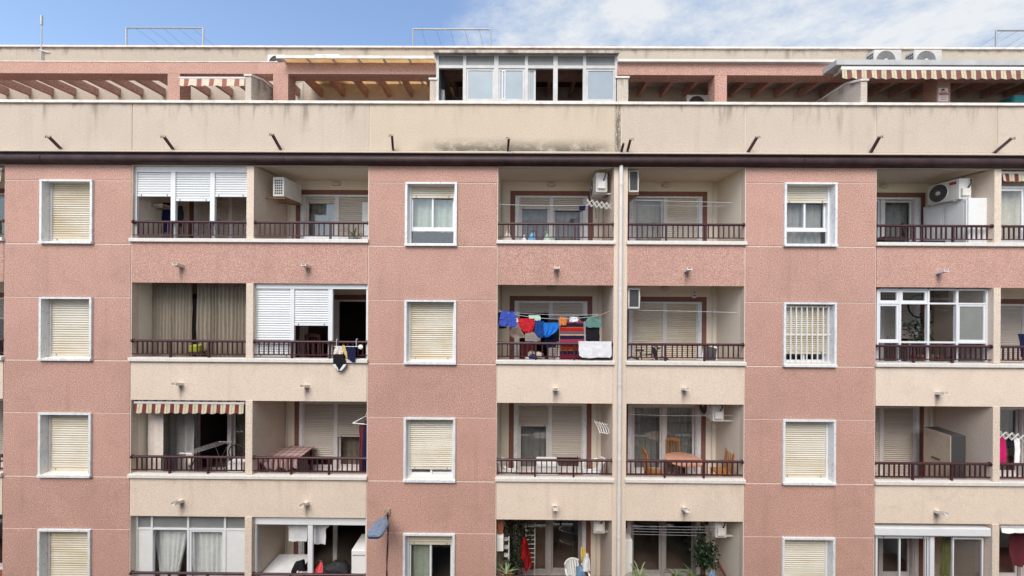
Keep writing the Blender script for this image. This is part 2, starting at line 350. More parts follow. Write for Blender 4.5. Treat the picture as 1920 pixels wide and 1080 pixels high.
# ---------------------------------------------------------------- mesh helpers
WL = {}
class MB:
    def __init__(s): s.v, s.f, s.mi, s.M = [], [], [], None
    def add(s, vs, fs, m=0):
        o = len(s.v)
        s.v += [(s.M @ Vector(p)) if s.M else Vector(p) for p in vs]
        s.f += [tuple(i + o for i in f) for f in fs]; s.mi += [m] * len(fs)
        return s
    def box(s, x0, x1, y0, y1, z0, z1, m=0):
        vs = [(x, y, z) for z in (z0, z1) for y in (y0, y1) for x in (x0, x1)]
        return s.add(vs, [(0, 2, 3, 1), (4, 5, 7, 6), (0, 1, 5, 4), (2, 6, 7, 3), (0, 4, 6, 2), (1, 3, 7, 5)], m)
    def rbox(s, x0, x1, y0, y1, z0, z1, r, m=0, seg=2):
        bm = bmesh.new(); bmesh.ops.create_cube(bm, size=1)
        for v in bm.verts: v.co = Vector(((x0 + x1) / 2 + v.co.x * (x1 - x0), (y0 + y1) / 2 + v.co.y * (y1 - y0), (z0 + z1) / 2 + v.co.z * (z1 - z0)))
        bmesh.ops.bevel(bm, geom=list(bm.edges), offset=r, segments=seg, affect='EDGES', profile=0.5)
        bm.verts.ensure_lookup_table()
        s.add([v.co.copy() for v in bm.verts], [tuple(v.index for v in f.verts) for f in bm.faces], m); bm.free()
        return s
    def ring(s, x0, x1, z0, z1, y0, y1, t, m=0, tb=None, tt=None):
        """rectangular frame in the X-Z plane, members butted end to end"""
        tb = t if tb is None else tb; tt = t if tt is None else tt
        s.box(x0, x0 + t, y0, y1, z0, z1, m); s.box(x1 - t, x1, y0, y1, z0, z1, m)
        s.box(x0 + t, x1 - t, y0, y1, z0, z0 + tb, m); s.box(x0 + t, x1 - t, y0, y1, z1 - tt, z1, m)
        return s
    def tube(s, pts, r, n=8, m=0, caps=True, r2=None):
        pts = [Vector(p) for p in pts]; N = len(pts); rings = []
        up = Vector((0, 0, 1))
        for i, p in enumerate(pts):
            t = (pts[min(i + 1, N - 1)] - pts[max(i - 1, 0)]).normalized()
            a = t.cross(up)
            if a.length < 1e-3: a = t.cross(Vector((1, 0, 0)))
            a.normalize(); b = t.cross(a)
            rr = r if r2 is None else r + (r2 - r) * i / max(1, N - 1)
            rings.append([p + (a * math.cos(2 * PI * j / n) + b * math.sin(2 * PI * j / n)) * rr for j in range(n)])
        vs = [q for g in rings for q in g]; fs = []
        for i in range(N - 1):
            for j in range(n):
                fs.append((i * n + j, i * n + (j + 1) % n, (i + 1) * n + (j + 1) % n, (i + 1) * n + j))
        if caps: fs += [tuple(range(n)), tuple(reversed(range((N - 1) * n, N * n)))]
        return s.add(vs, fs, m)
    def bar(s, a, b, w, h, m=0, up=(0, 0, 1)):
        a, b = Vector(a), Vector(b); t = (b - a).normalized(); sd = t.cross(Vector(up))
        if sd.length < 1e-3: sd = Vector((1, 0, 0))
        sd.normalize(); u_ = sd.cross(t)
        vs = [p + sd * (w / 2 * i) + u_ * (h / 2 * j) for p in (a, b) for i, j in ((-1, -1), (1, -1), (1, 1), (-1, 1))]
        return s.add(vs, [(0, 3, 2, 1), (4, 5, 6, 7), (0, 1, 5, 4), (1, 2, 6, 5), (2, 3, 7, 6), (3, 0, 4, 7)], m)
    def lathe(s, prof, n=16, c=(0, 0, 0), m=0, axis='Z', sx=1, sy=1):
        c = Vector(c); vs = []
        for r, h in prof:
            for j in range(n):
                a = 2 * PI * j / n
                p = Vector((r * math.cos(a) * sx, r * math.sin(a) * sy, h))
                if axis == 'Y': p = Vector((p.x, p.z, p.y))
                if axis == 'X': p = Vector((p.z, p.x, p.y))
                vs.append(c + p)
        fs = [(i * n + j, i * n + (j + 1) % n, (i + 1) * n + (j + 1) % n, (i + 1) * n + j) for i in range(len(prof) - 1) for j in range(n)]
        fs += [tuple(reversed(range(n))), tuple(range((len(prof) - 1) * n, len(prof) * n))]
        return s.add(vs, fs, m)
    def extrude_x(s, prof, x0, x1, m=0):
        """closed (y, z) profile swept along X"""
        n = len(prof)
        vs = [(x, y, z) for x in (x0, x1) for y, z in prof]
        fs = [(j, (j + 1) % n, n + (j + 1) % n, n + j) for j in range(n)] + [tuple(reversed(range(n))), tuple(range(n, 2 * n))]
        return s.add(vs, fs, m)
    def grid(s, pts, m=0):
        nv, nu = len(pts), len(pts[0])
        return s.add([p for r in pts for p in r], [(i * nu + j, i * nu + j + 1, (i + 1) * nu + j + 1, (i + 1) * nu + j) for i in range(nv - 1) for j in range(nu - 1)], m)
    def disc(s, c, r, m=0, n=20, axis='Y'):
        c = Vector(c); vs = []
        for j in range(n):
            a = 2 * PI * j / n
            vs.append(c + (Vector((math.cos(a) * r, 0, math.sin(a) * r)) if axis == 'Y' else Vector((math.cos(a) * r, math.sin(a) * r, 0))))
        return s.add(vs, [tuple(range(n))], m)
    def torus(s, c, R, r, m=0, n=28, k=8, M=None):
        c = Vector(c); vs = []
        for i in range(n):
            a = 2 * PI * i / n
            for j in range(k):
                b = 2 * PI * j / k
                q = Vector(((R + r * math.cos(b)) * math.cos(a), r * math.sin(b), (R + r * math.cos(b)) * math.sin(a)))
                vs.append(c + (M @ q if M else q))
        return s.add(vs, [(i * k + j, i * k + (j + 1) % k, ((i + 1) % n) * k + (j + 1) % k, ((i + 1) % n) * k + j) for i in range(n) for j in range(k)], m)

def link(o, parent, loc):
    WL[o.name] = Vector(loc); o.location = loc
    if parent is not None:
        o.parent = parent; o.matrix_parent_inverse = Matrix.Translation(-WL[parent.name])
    C.objects.link(o)
    return o
def M_(n): return MATS[n]
def build(mb, name, mats, parent=None, smooth=False, fix=False):
    """one mesh object, its origin at the middle of its base"""
    if isinstance(mats, str): mats = [mats]
    lo = Vector([min(v[i] for v in mb.v) for i in range(3)]); hi = Vector([max(v[i] for v in mb.v) for i in range(3)])
    org = Vector(((lo.x + hi.x) / 2, (lo.y + hi.y) / 2, lo.z))
    me = bpy.data.meshes.new(name)
    me.from_pydata([v - org for v in mb.v], [], mb.f)
    for q in mats: me.materials.append(M_(q))
    me.polygons.foreach_set('material_index', mb.mi)
    if fix:
        bm = bmesh.new(); bm.from_mesh(me); bmesh.ops.recalc_face_normals(bm, faces=bm.faces); bm.to_mesh(me); bm.free()
    if smooth:
        me.polygons.foreach_set('use_smooth', [True] * len(me.polygons)); me.set_sharp_from_angle(angle=math.radians(38))
    me.update()
    return link(bpy.data.objects.new(name, me), parent, org)
def inst(src, name, parent, loc):
    o = bpy.data.objects.new(name, src.data)
    return link(o, parent, loc)
def tag(o, label, cat, group=None):
    o['label'] = label; o['category'] = cat
    if group: o['group'] = group
    return o
def thing(name, loc, label, cat, group=None):
    o = bpy.data.objects.new(name, None); o.empty_display_size = 0.2
    link(o, None, loc)
    return tag(o, label, cat, group)
def struct(o): o['kind'] = 'structure'; return o

# roller shutter: slats as one swept profile, meshes shared between equal sizes
SH = {}
def shutter(x0, x1, z0, z1, y, matn, parent, name='shutter', pitch=0.055):
    rs = random.Random(len(SH) * 7 + int(x0 * 31) + int(z0 * 17)); key = (round(x1 - x0, 2), round(z1 - z0, 2), matn, rs.randrange(3))
    loc = Vector(((x0 + x1) / 2, y, z0))
    if key in SH: return inst(SH[key], name, parent, loc)
    w, h = x1 - x0, z1 - z0
    mb = MB(); bar = 0.06
    n = max(1, int(round((h - bar) / pitch))); p = (h - bar) / n
    prof = []
    for i in range(n):
        zt = h - i * p; q = rs.uniform(-0.003, 0.003); g = 0.006 if rs.random() < 0.75 else 0.011
        prof += [(0.012, zt), (0.0 + q, zt - g), (-0.009 + q, zt - p * 0.35), (-0.010 + q * 0.3, zt - p * 0.62), (-0.002 + q, zt - p + 0.006)]
    prof += [(0.012, bar)]
    vs = [(x, yy, zz_) for x in (-w / 2, w / 2) for yy, zz_ in prof]; k = len(prof)
    mb.add(vs, [(j, k + j, k + j + 1, j + 1) for j in range(k - 1)])
    mb.box(-w / 2, w / 2, -0.014, 0.012, 0, bar)
    for sx in (-1, 1): mb.box(sx * w * 0.38 - 0.012, sx * w * 0.38 + 0.012, -0.022, -0.0145, 0.012, 0.05, 1)
    me = bpy.data.meshes.new(name); me.from_pydata(mb.v, [], mb.f)
    me.materials.append(M_(matn)); me.materials.append(M_('mid_grey')); me.polygons.foreach_set('material_index', mb.mi); me.update()
    o = bpy.data.objects.new(name, me); link(o, parent, loc); SH[key] = o
    return o
def pane(x0, x1, z0, z1, y, parent, matn='glass', name='pane', t=0.006):
    return build(MB().box(x0, x1, y, y + t, z0, z1), name, matn, parent)

def wave(u, v, seed, folds, amp):
    a = math.sin(2 * PI * folds * u + seed * 1.7 + 1.1 * math.sin(seed + 3 * u) + 2.2 * noise.noise(Vector((u * folds * 0.35, 0.3 * v, seed))))
    a *= 0.65 + 0.7 * abs(noise.noise(Vector((u * folds * 0.5, seed, 2.0))))
    return amp * (a * (0.55 + 0.45 * v) + 0.6 * noise.noise(Vector((u * 4 + seed, v * 3, seed * 0.37))) + 0.4 * noise.noise(Vector((u * 11 + seed, v * 9, seed))))
def curtain(x0, x1, z0, z1, y, matn, parent=None, name='curtain', folds=None, amp=0.035, seed=None, gather=0.0, side=0):
    """pleated hanging; gather > 0 draws the lower end together towards one side"""
    seed = seed if seed is not None else random.random() * 9
    folds = folds or (x1 - x0) * 5.5
    amp = amp * 1.15
    nu, nv = max(24, int(folds * 9)), 10
    rows = []
    for j in range(nv + 1):
        v = j / nv; r = []
        g = gather * v ** 1.3
        for i in range(nu + 1):
            u_ = i / nu
            xc = x0 + (x1 - x0) * (u_ * (1 - g) + g * (0.5 + 0.5 * side))
            r.append((xc, y + wave(u_, v, seed, folds, amp), z1 + (z0 - z1) * v + 0.012 * math.sin(9 * u_ + seed) * v))
        rows.append(r)
    return build(MB().grid(rows), name, matn, parent, smooth=True)
def cloth(name, rows, Y, matn, amp=0.02, folds=2.0, parent=None, lean=0.0, seed=None, ny=14, nx=16, th=0.007):
    """washing: (py, pxl, pxr) down the piece; a sheet with a front and a back, creased and with worn edges"""
    seed = seed if seed is not None else random.random() * 9
    Pw = [(P((a + b) / 2, py, Y).z, P(a, py, Y).x, P(b, py, Y).x) for py, a, b in rows]
    z0, z1 = Pw[0][0], Pw[-1][0]
    front = []
    for j in range(ny + 1):
        v = j / ny; z = z0 + (z1 - z0) * v
        for (za, la, ra), (zb, lb, rb) in zip(Pw, Pw[1:]):
            if za >= z - 1e-6 >= zb - 2e-6: break
        t = 0 if abs(za - zb) < 1e-9 else (za - z) / (za - zb); t = min(1, max(0, t))
        l_, r_ = la + (lb - la) * t, ra + (rb - ra) * t
        row = []
        for i in range(nx + 1):
            u_ = i / nx
            ej = 0.010 * noise.noise(Vector((v * 5, seed, 1.0 if u_ < 0.5 else 7.0)))
            row.append(Vector((l_ + (r_ - l_) * u_ + ej, Y + wave(u_, v, seed, folds, amp) + lean * v, z + 0.014 * noise.noise(Vector((u_ * 3, v * 2 + 4, seed))) * (0.3 + v))))
        front.append(row)
    mb = MB(); mb.grid(front); mb.grid([[p + Vector((0, th, 0)) for p in reversed(r)] for r in front])
    W = nx + 1; N = (ny + 1) * W
    edge = [(0, i) for i in range(W)] + [(j, nx) for j in range(1, ny + 1)] + [(ny, i) for i in range(nx - 1, -1, -1)] + [(j, 0) for j in range(ny - 1, 0, -1)]
    for (a, b), (c_, d) in zip(edge, edge[1:] + edge[:1]):
        mb.f.append((c_ * W + d, a * W + b, N + a * W + (nx - b), N + c_ * W + (nx - d))); mb.mi.append(0)
    return build(mb, name, matn, parent, smooth=True)
# ================================================================ the setting
FH = 2.9                                    # storey height
D = 1.35                                    # balcony depth
struct(build(MB().box(-200, 200, -220, 180, -0.3, 0.0), 'ground', 'paving'))
struct(build(MB().box(-120, 120, -8.0, -1.6, 0.004, 0.008), 'road', 'asphalt'))
struct(build(MB().box(-120, 120, -1.6, 0.0, 0.0, 0.13), 'pavement', 'paving'))

B = thing('apartment_building', (0, 1.0, 0.0), 'long pink and cream apartment block with recessed balconies and roof terrace', 'building')

ZL = [Z(313.5), Z(534.5), Z(756.0), Z(975.0)]                 # underside of the lintels
ZS = [Z(451.0), Z(676.0), Z(895.5)]; ZS.append(ZS[2] - FH)    # top of the balcony sills
ZL.append(ZL[3] - FH)
SILL_H = 0.092
ZF = [z - 0.52 for z in ZS]                                   # balcony floors
BX = {0: (X(6) - 2.85, X(6)), 1: (X(246), X(462)), 2: (X(475), X(688.5)), 3: (X(932.5), X(1150)), 4: (X(1175.5), X(1396)),
      5: (X(1643), X(1862)), 6: (X(1875), X(1875) + 2.85)}
COLS = [(X(6.3), X(245.5)), (X(689), X(932)), (X(1396.5), X(1642.5))]
XL, XR = BX[0][0] - 3, BX[6][1] + 3
J = 0.012                                   # half joint
zbot = ZS[3] - 1.6

# ---------------------------------------------------------------- pink piers with joints, windows between
WINS = {0: [(72.5, 336.5, 171, 456.5), (70.5, 557, 170.5, 676), (71, 774.5, 170, 895), (72, 993.5, 169, 1113)],
        1: [(760, 341.5, 857, 461), (757, 562.5, 854.5, 683), (757, 783.5, 854.5, 904), (754.5, 1001.5, 851.5, 1121)],
        2: [(1472, 342, 1571, 462), (1470, 567, 1570, 688), (1468.5, 787.5, 1568, 909), (1466, 1009, 1564.5, 1130)]}
def panel(x0, x1, z0, z1, name='wall_panel', matn='pink_render', y0=0.0, y1=0.03):
    mb = MB(); e = 0.006
    # front face with a small arris so that the joint reads as a groove
    vs = [(x0, y1, z0), (x1, y1, z0), (x1, y1, z1), (x0, y1, z1), (x0, y0 + e, z0), (x1, y0 + e, z0), (x1, y0 + e, z1), (x0, y0 + e, z1),
          (x0 + e, y0, z0 + e), (x1 - e, y0, z0 + e), (x1 - e, y0, z1 - e), (x0 + e, y0, z1 - e)]
    fs = [(0, 1, 5, 4), (1, 2, 6, 5), (2, 3, 7, 6), (3, 0, 4, 7), (4, 5, 9, 8), (5, 6, 10, 9), (6, 7, 11, 10), (7, 4, 8, 11), (8, 9, 10, 11)]
    mb.add(vs, fs)
    return build(mb, name, matn, B)
ZCOR = Z(311.5)
def sash(parent, x0, x1, z0, z1, y, t=0.045, glass='glass', matn='white_alu', name='sash'):
    s_ = build(MB().ring(x0, x1, z0, z1, y, y + 0.035, t), name, matn, parent)
    pane(x0 + t, x1 - t, z0 + t, z1 - t, y + 0.015, parent, glass)
    return s_
def window(ci, ri, x0, x1, z0, z1):
    b = 0.055
    mb = MB()
    # projecting marble surround with deep reveals; the sill slopes outward
    mb.box(x0, x0 + b, -0.045, 0.145, z0 + b, z1 - b * 0.8); mb.box(x1 - b, x1, -0.045, 0.145, z0 + b, z1 - b * 0.8)
    mb.box(x0, x1, -0.05, 0.145, z1 - b * 0.8, z1); mb.box(x0 - 0.004, x1 + 0.004, -0.07, 0.145, z0, z0 + b)
    w = build(mb, 'window', 'marble', B)
    ix0, ix1, iz0, iz1 = x0 + b, x1 - b, z0 + b, z1 - b * 0.8
    # outer alu frame with shutter guides
    g = build(MB().ring(ix0 + 0.002, ix1 - 0.002, iz0 + 0.002, iz1 - 0.002, 0.125, 0.20, 0.05, tb=0.03, tt=0.02), 'frame', 'white_alu' if ci else 'alu_dull', w)
    drop = WST[ci][ri]
    sx0, sx1, sz1 = ix0 + 0.045, ix1 - 0.045, iz1 - 0.022
    h = sz1 - (iz0 + 0.034)
    if drop > 0:
        shutter(sx0, sx1, sz1 - h * drop, sz1, 0.15, 'shutter_cream', w, pitch=0.052 if ci else 0.058)
    if drop < 0.97:
        xm = (sx0 + sx1) / 2; zb = iz0 + 0.034
        if (ci, ri) in ((1, 0), (2, 0)):
            zm = zb + h * 0.235
            build(MB().box(sx0, sx1, 0.165, 0.205, zm - 0.03, zm + 0.03), 'transom', 'white_alu', w)
            pane(sx0, sx1, zb, zm - 0.03, 0.185, w)
            sash(w, sx0, xm + 0.02, zm + 0.03, sz1, 0.168); sash(w, xm - 0.02, sx1, zm + 0.03, sz1, 0.205)
        else:
            sash(w, sx0, xm + 0.02, zb, sz1, 0.168); sash(w, xm - 0.02, sx1, zb, sz1, 0.205)
        cm = {(1, 0): 'cur_green', (2, 0): 'cur_grey'}.get((ci, ri))
        if cm: curtain(sx0 + 0.02, sx1 - 0.02, zb + (0.02 if ci == 2 else h * 0.22), sz1, 0.33, cm, w, amp=0.03)
        if (ci, ri) == (1, 3): curtain(sx0 + 0.02, xm - 0.02, zb, sz1, 0.33, 'cur_green', w, amp=0.03)
    if (ci, ri) == (2, 1):
        gr = MB()
        zz0, zz1 = iz0 + 0.05, iz1 - 0.07
        for k in range(9): 
            xx = ix0 + 0.03 + (ix1 - ix0 - 0.12) * k / 8
            gr.box(xx - 0.011, xx + 0.011, 0.02, 0.042, zz0, zz1)
        for q in (zz0, (zz0 + zz1) / 2, zz1): gr.box(ix0, ix1 - 0.02, 0.045, 0.06, q - 0.012, q + 0.012)
        build(gr, 'window_bars', 'white_pvc', w)
    # room behind
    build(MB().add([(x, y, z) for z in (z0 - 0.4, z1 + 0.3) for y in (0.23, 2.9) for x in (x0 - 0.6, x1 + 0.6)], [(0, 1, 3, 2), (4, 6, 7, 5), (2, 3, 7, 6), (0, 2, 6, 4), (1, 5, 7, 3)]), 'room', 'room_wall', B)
    return w
WST = {0: [1, 1, 1, 1], 1: [0.20, 1, 0.90, 0.22], 2: [0.28, 0.86, 1, 1]}
for ci, (cx0, cx1) in enumerate(COLS):
    rects = [RC(*r, -0.045) for r in WINS[ci]]
    wx0 = sum(r[0] for r in rects) / 4; wx1 = sum(r[1] for r in rects) / 4
    xmid = 0.5 * (WINS[ci][0][0] + WINS[ci][0][2])
    # joint-coloured backing, left open behind the windows
    bk = MB(); zprev = ZCOR + 0.1
    for r in rects:
        z0, z1 = r[2] + 0.06, r[3] - 0.05
        bk.box(cx0, cx1, 0.012, 0.20, z1, zprev); bk.box(cx0, wx0 + 0.03, 0.012, 0.20, z0, z1); bk.box(wx1 - 0.03, cx1, 0.012, 0.20, z0, z1)
        zprev = z0
    bk.box(cx0, cx1, 0.012, 0.20, zbot, zprev)
    build(bk, 'pier_wall', 'joint', B)
    ztop = ZCOR + 0.05
    for ri, r in enumerate(rects):
        z0, z1 = r[2], r[3]
        panel(cx0 + J, cx1 - J, z1 + J * 0.4, ztop)
        panel(cx0 + J, wx0 + 0.004, z0 + J, z1 - J); panel(wx1 - 0.004, cx1 - J, z0 + J, z1 - J)
        ztop = z0 - J
        window(ci, ri, wx0, wx1, z0, z1)
    panel(cx0 + J, cx1 - J, zbot, ztop)

# ---------------------------------------------------------------- balconies
pairs = [(0,), (1, 2), (3,), (4,), (5, 6)]
def spandrels():
    for pr in pairs:
        x0, x1 = BX[pr[0]][0], BX[pr[-1]][1]
        if pr == (0,): x0 = XL
        if pr[-1] == 6: x1 = XR
        for r in range(4):
            zt, zb = ZS[r] - SILL_H, ZL[r + 1]
            matn = 'pink_spandrel' if r == 0 else 'cream_render_%d' % r
            build(MB().box(x0 + 0.004, x1 - 0.004, 0.004, 0.14, zb, zt), 'spandrel_panel', matn, B)
            # sill stones, butted
            n = max(1, round((x1 - x0) / 1.45)); 
            for k in range(n):
                a = x0 - 0.03 + (x1 - x0 + 0.06) * k / n; c_ = x0 - 0.03 + (x1 - x0 + 0.06) * (k + 1) / n
                g = 0.0015
                build(MB().extrude_x([(-0.055, ZS[r] - SILL_H + 0.012), (-0.045, ZS[r] - SILL_H), (0.135, ZS[r] - SILL_H), (0.135, ZS[r] + 0.006), (-0.05, ZS[r]), (-0.055, ZS[r] - 0.008)], a + g, c_ - g), 'balcony_sill', 'stone_sill', B, fix=True)
            # slab between this floor and the ceiling below
            sl = MB().box(x0, x1, 0.142, D + 0.12, ZL[r + 1] + 0.03, ZF[r]); sl.mi[1] = 1
            build(sl, 'balcony_slab', ['cream_inner', 'terracotta'], B)
        # lintel and ceiling of the top row
        build(MB().box(x0, x1, 0.004, 0.14, ZL[0], ZCOR + 0.05), 'lintel', 'cream_render', B)
        build(MB().box(x0, x1, 0.142, D + 0.12, ZL[0] + 0.03, ZCOR + 0.3), 'balcony_slab', 'cream_inner', B)
spandrels()
ztop0 = ZCOR + 0.05
# partitions, side walls and the middle pier
def full_wall(name, x0, x1, y0, y1, matn, z0=None, z1=None): return build(MB().box(x0, x1, y0, y1, zbot if z0 is None else z0, ztop0 if z1 is None else z1), name, matn, B)
for a, b in ((1, 2), (5, 6)):
    for r in range(4):
        z1 = ZL[r]; z0 = ZS[r] + 0.013
        build(MB().box(BX[a][1], BX[b][0], -0.012, D, z0 - 0.004, z1 + (0.0 if r else 0)), 'partition_wall', 'cream_render', B)
        build(MB().box(BX[a][1], BX[b][0], 0.145, D, ZF[r] + 0.001, z0 - 0.004), 'partition_wall', 'cream_inner', B)
full_wall('pier_wall', BX[3][1], BX[4][0], 0.0, D, 'cream_render')
for bay, side in ((0, 1), (1, -1), (2, 1), (3, -1), (4, 1), (5, -1)):
    xe = BX[bay][1] if side > 0 else BX[bay][0]
    full_wall('side_wall', min(xe, xe + side * 0.1), max(xe, xe + side * 0.1), 0.205, D + 0.12, 'cream_inner')
    jx = xe + side * 0.003
    full_wall('pier_edge', min(jx, jx + side * 0.05), max(jx, jx + side * 0.05), 0.0125, 0.2045, 'cream_render')
# downpipe on the middle pier
dp = MB(); dx = X(1162.8, -0.06)
zz_prev = ZCOR
dp.tube([(dx, -0.062, ZCOR), (dx, -0.062, zbot)], 0.05, 12)
dpo = build(dp, 'downpipe', 'pipe_white', B, smooth=True)
for py in (345, 541, 720, 770, 860, 1005):
    zc = Z(py, -0.06)
    build(MB().lathe([(0.056, -0.035), (0.058, 0), (0.056, 0.035)], 12, (dx, -0.062, zc)), 'pipe_collar', 'pipe_white', dpo, smooth=True)

# doors on the back wall
DW, DH0 = 2.05, Z(367.5, D) - ZF[0]
def bay_back(bay, r, L=(0.0, None), Rr=(0.0, None), frame='alu_dull', shm='shutter_taupe', light=True, conduit=True, wall='cream_inner'):
    """back wall with a brown band round a two-leaf door; L / R = (shutter drop 0..1, curtain material or None, glass?)"""
    x0, x1 = BX[bay]; xc = (x0 + x1) / 2; dx0, dx1 = xc - DW / 2, xc + DW / 2
    zf, zc = ZF[r] + 0.001, ZL[r] + 0.03; zt = ZF[r] + DH0
    mb = MB(); y1 = D + 0.12
    mb.box(x0, dx0, D, y1, zf, zc - 0.001); mb.box(dx1, x1, D, y1, zf, zc - 0.001); mb.box(dx0, dx1, D, y1, zt, zc - 0.001)
    build(mb, 'back_wall', wall, B)
    bw = 0.14; f = D - 0.006
    mb = MB(); mb.box(dx0 - bw, dx0, f, D - 0.0005, zf, zt + bw); mb.box(dx1, dx1 + bw, f, D - 0.0005, zf, zt + bw); mb.box(dx0, dx1, f, D - 0.0005, zt, zt + bw)
    build(mb, 'painted_band', 'brown_band', B)
    mb = MB(); mb.box(dx0, dx0 + 0.10, D - 0.02, D + 0.10, zf, zt - 0.05, 1); mb.box(dx1 - 0.10, dx1, D - 0.02, D + 0.10, zf, zt - 0.05, 1)
    mb.box(dx0, dx1, D - 0.02, D + 0.10, zt - 0.05, zt, 1)
    ix0, ix1, izt, izb = dx0 + 0.10, dx1 - 0.10, zt - 0.05, zf + 0.02
    mb.box(xc - 0.055, xc + 0.055, D + 0.004, D + 0.075, izb, izt); mb.box(ix0, ix1, D + 0.0, D + 0.11, zf, izb)
    mb.box(ix0, ix0 + 0.045, D + 0.004, D + 0.075, izb, izt); mb.box(ix1 - 0.045, ix1, D + 0.004, D + 0.075, izb, izt)
    door = build(mb, 'balcony_door', [frame, 'marble'], B)
    for side, cfg in ((-1, L), (1, Rr)):
        drop, cur = cfg[0], cfg[1]; gl = cfg[2] if len(cfg) > 2 else True
        a, b = (ix0 + 0.045, xc - 0.055) if side < 0 else (xc + 0.055, ix1 - 0.045)
        h = izt - izb
        if drop > 0: shutter(a, b, izt - h * drop, izt - 0.002, D + 0.025, shm, door)
        if drop < 0.98:
            yy = D + (0.045 if side < 0 else 0.085)
            if gl:
                s_ = build(MB().ring(a, b, izb, izt - 0.01, yy, yy + 0.034, 0.055, tb=0.12), 'sash', frame, door)
                pane(a + 0.055, b - 0.055, izb + 0.12, izt - 0.065, yy + 0.014, door)
            if cur: curtain(a - 0.05, b + 0.05, izb, izt, D + 0.30, cur, door, amp=0.035)
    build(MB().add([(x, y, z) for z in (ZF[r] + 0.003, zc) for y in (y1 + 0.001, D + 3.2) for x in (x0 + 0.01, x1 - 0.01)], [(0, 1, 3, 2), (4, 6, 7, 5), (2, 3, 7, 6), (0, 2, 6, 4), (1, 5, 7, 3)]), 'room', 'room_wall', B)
    if light:
        lz = Z(350, D) - FH * r
        if lz < zc - 0.05:
            build(MB().lathe([(0.0, -0.07), (0.09, -0.065), (0.125, -0.03), (0.13, 0.0)], 18, (xc, D - 0.001, lz + 0.05), axis='Y', sy=0.55), 'wall_light', 'bulb', B, smooth=True)
    if conduit:
        for xx in (x0 + 0.05, x1 - 0.12):
            build(MB().tube([(xx, D - 0.025, zf), (xx, D - 0.025, zc - 0.002)], 0.016, 6), 'conduit', 'pipe_white', B)

def railing(bay, r, y=0.036, x0=None, x1=None, balusters=True):
    a, b = BX[bay]; a = a if x0 is None else x0; b = b if x1 is None else x1
    zs = ZS[r]; zt = zs + 0.415
    mb = MB()
    mb.tube([(a, y, zt), (b, y, zt)], 0.032, 10)
    mb.box(a, b, y - 0.014, y + 0.014, zs + 0.075, zs + 0.10)
    for xx in (a + 0.012, b - 0.012): mb.tube([(xx - 0.012, y, zt), (xx + 0.012, y, zt)], 0.05, 10)
    for k in (1, 2):
        xx = a + (b - a) * k / 3
        mb.box(xx - 0.021, xx + 0.021, y - 0.021, y + 0.021, zs + 0.0, zt - 0.02)
    rl = build(mb, 'balcony_railing', 'rail', B, smooth=True)
    n = 23; h = zt - 0.026 - (zs + 0.098)
    for k in range(1, n):
        if k in (8, 15) : continue
        xx = a + (b - a) * k / n
        if balusters:
            if 'bal' not in SH:
                SH['bal'] = build(MB().box(xx - 0.0125, xx + 0.0125, y - 0.0125, y + 0.0125, zs + 0.098, zs + 0.098 + h), 'baluster', 'rail', rl)
            else: inst(SH['bal'], 'baluster', rl, (xx + random.uniform(-0.006, 0.006), y, zs + 0.098))
    return rl
for r in range(4):
    for bay in range(7):
        if bay in (0, 6):
            if r == 3: continue
            railing(bay, r)
        else: railing(bay, r, balusters=(r < 3))

# back walls and doors
bay_back(0, 0, (0.0, None), (0.0, 'cur_brown')); bay_back(0, 1, (0.3, None), (0.0, None)); bay_back(0, 2, (0.9, None), (0.55, None)); bay_back(0, 3, (0.0, None), (0.7, None))
bay_back(1, 0, (1.0, None), (1.0, None)); bay_back(2, 0, (0.10, 'cur_grey'), (1.0, None), frame='alu_dull')
bay_back(3, 0, (0.17, 'cur_grey'), (0.19, 'cur_grey')); bay_back(4, 0, (0.0, 'cur_cream'), (1.0, None), shm='shutter_cream')
bay_back(5, 0, (0.0, 'cur_grey'), (0.0, 'cur_grey')); bay_back(6, 0, (0.0, None), (0.0, None))
bay_back(1, 1, (0.0, None), (0.0, None)); bay_back(2, 1, (0.0, None), (0.0, None, False)); bay_back(3, 1, (0.15, None, False), (1.0, None))
bay_back(4, 1, (0.93, None), (0.90, None), shm='shutter_cream'); bay_back(5, 1, (0.0, None, False), (0.5, 'cur_brown'), wall='shaded_wall'); bay_back(6, 1, (1.0, None), (1.0, None))
bay_back(1, 2, (0.0, None, False), (0.0, 'cur_taupe')); bay_back(2, 2, (0.84, None), (0.50, 'cur_taupe')); bay_back(3, 2, (0.32, 'cur_grey'), (0.78, 'cur_brown'))
bay_back(4, 2, (0.0, 'cur_grey'), (0.0, 'cur_grey')); bay_back(5, 2, (1.0, None), (1.0, None)); bay_back(6, 2, (0.0, 'cur_grey'), (0.0, 'cur_brown'))
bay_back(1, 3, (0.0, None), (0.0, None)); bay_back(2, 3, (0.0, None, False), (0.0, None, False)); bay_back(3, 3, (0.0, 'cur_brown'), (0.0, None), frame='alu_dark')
bay_back(4, 3, (0.0, None), (0.0, None), frame='alu_dark'); bay_back(5, 3, (0.0, None), (0.0, None)); bay_back(6, 3, (0.0, None), (0.0, None))

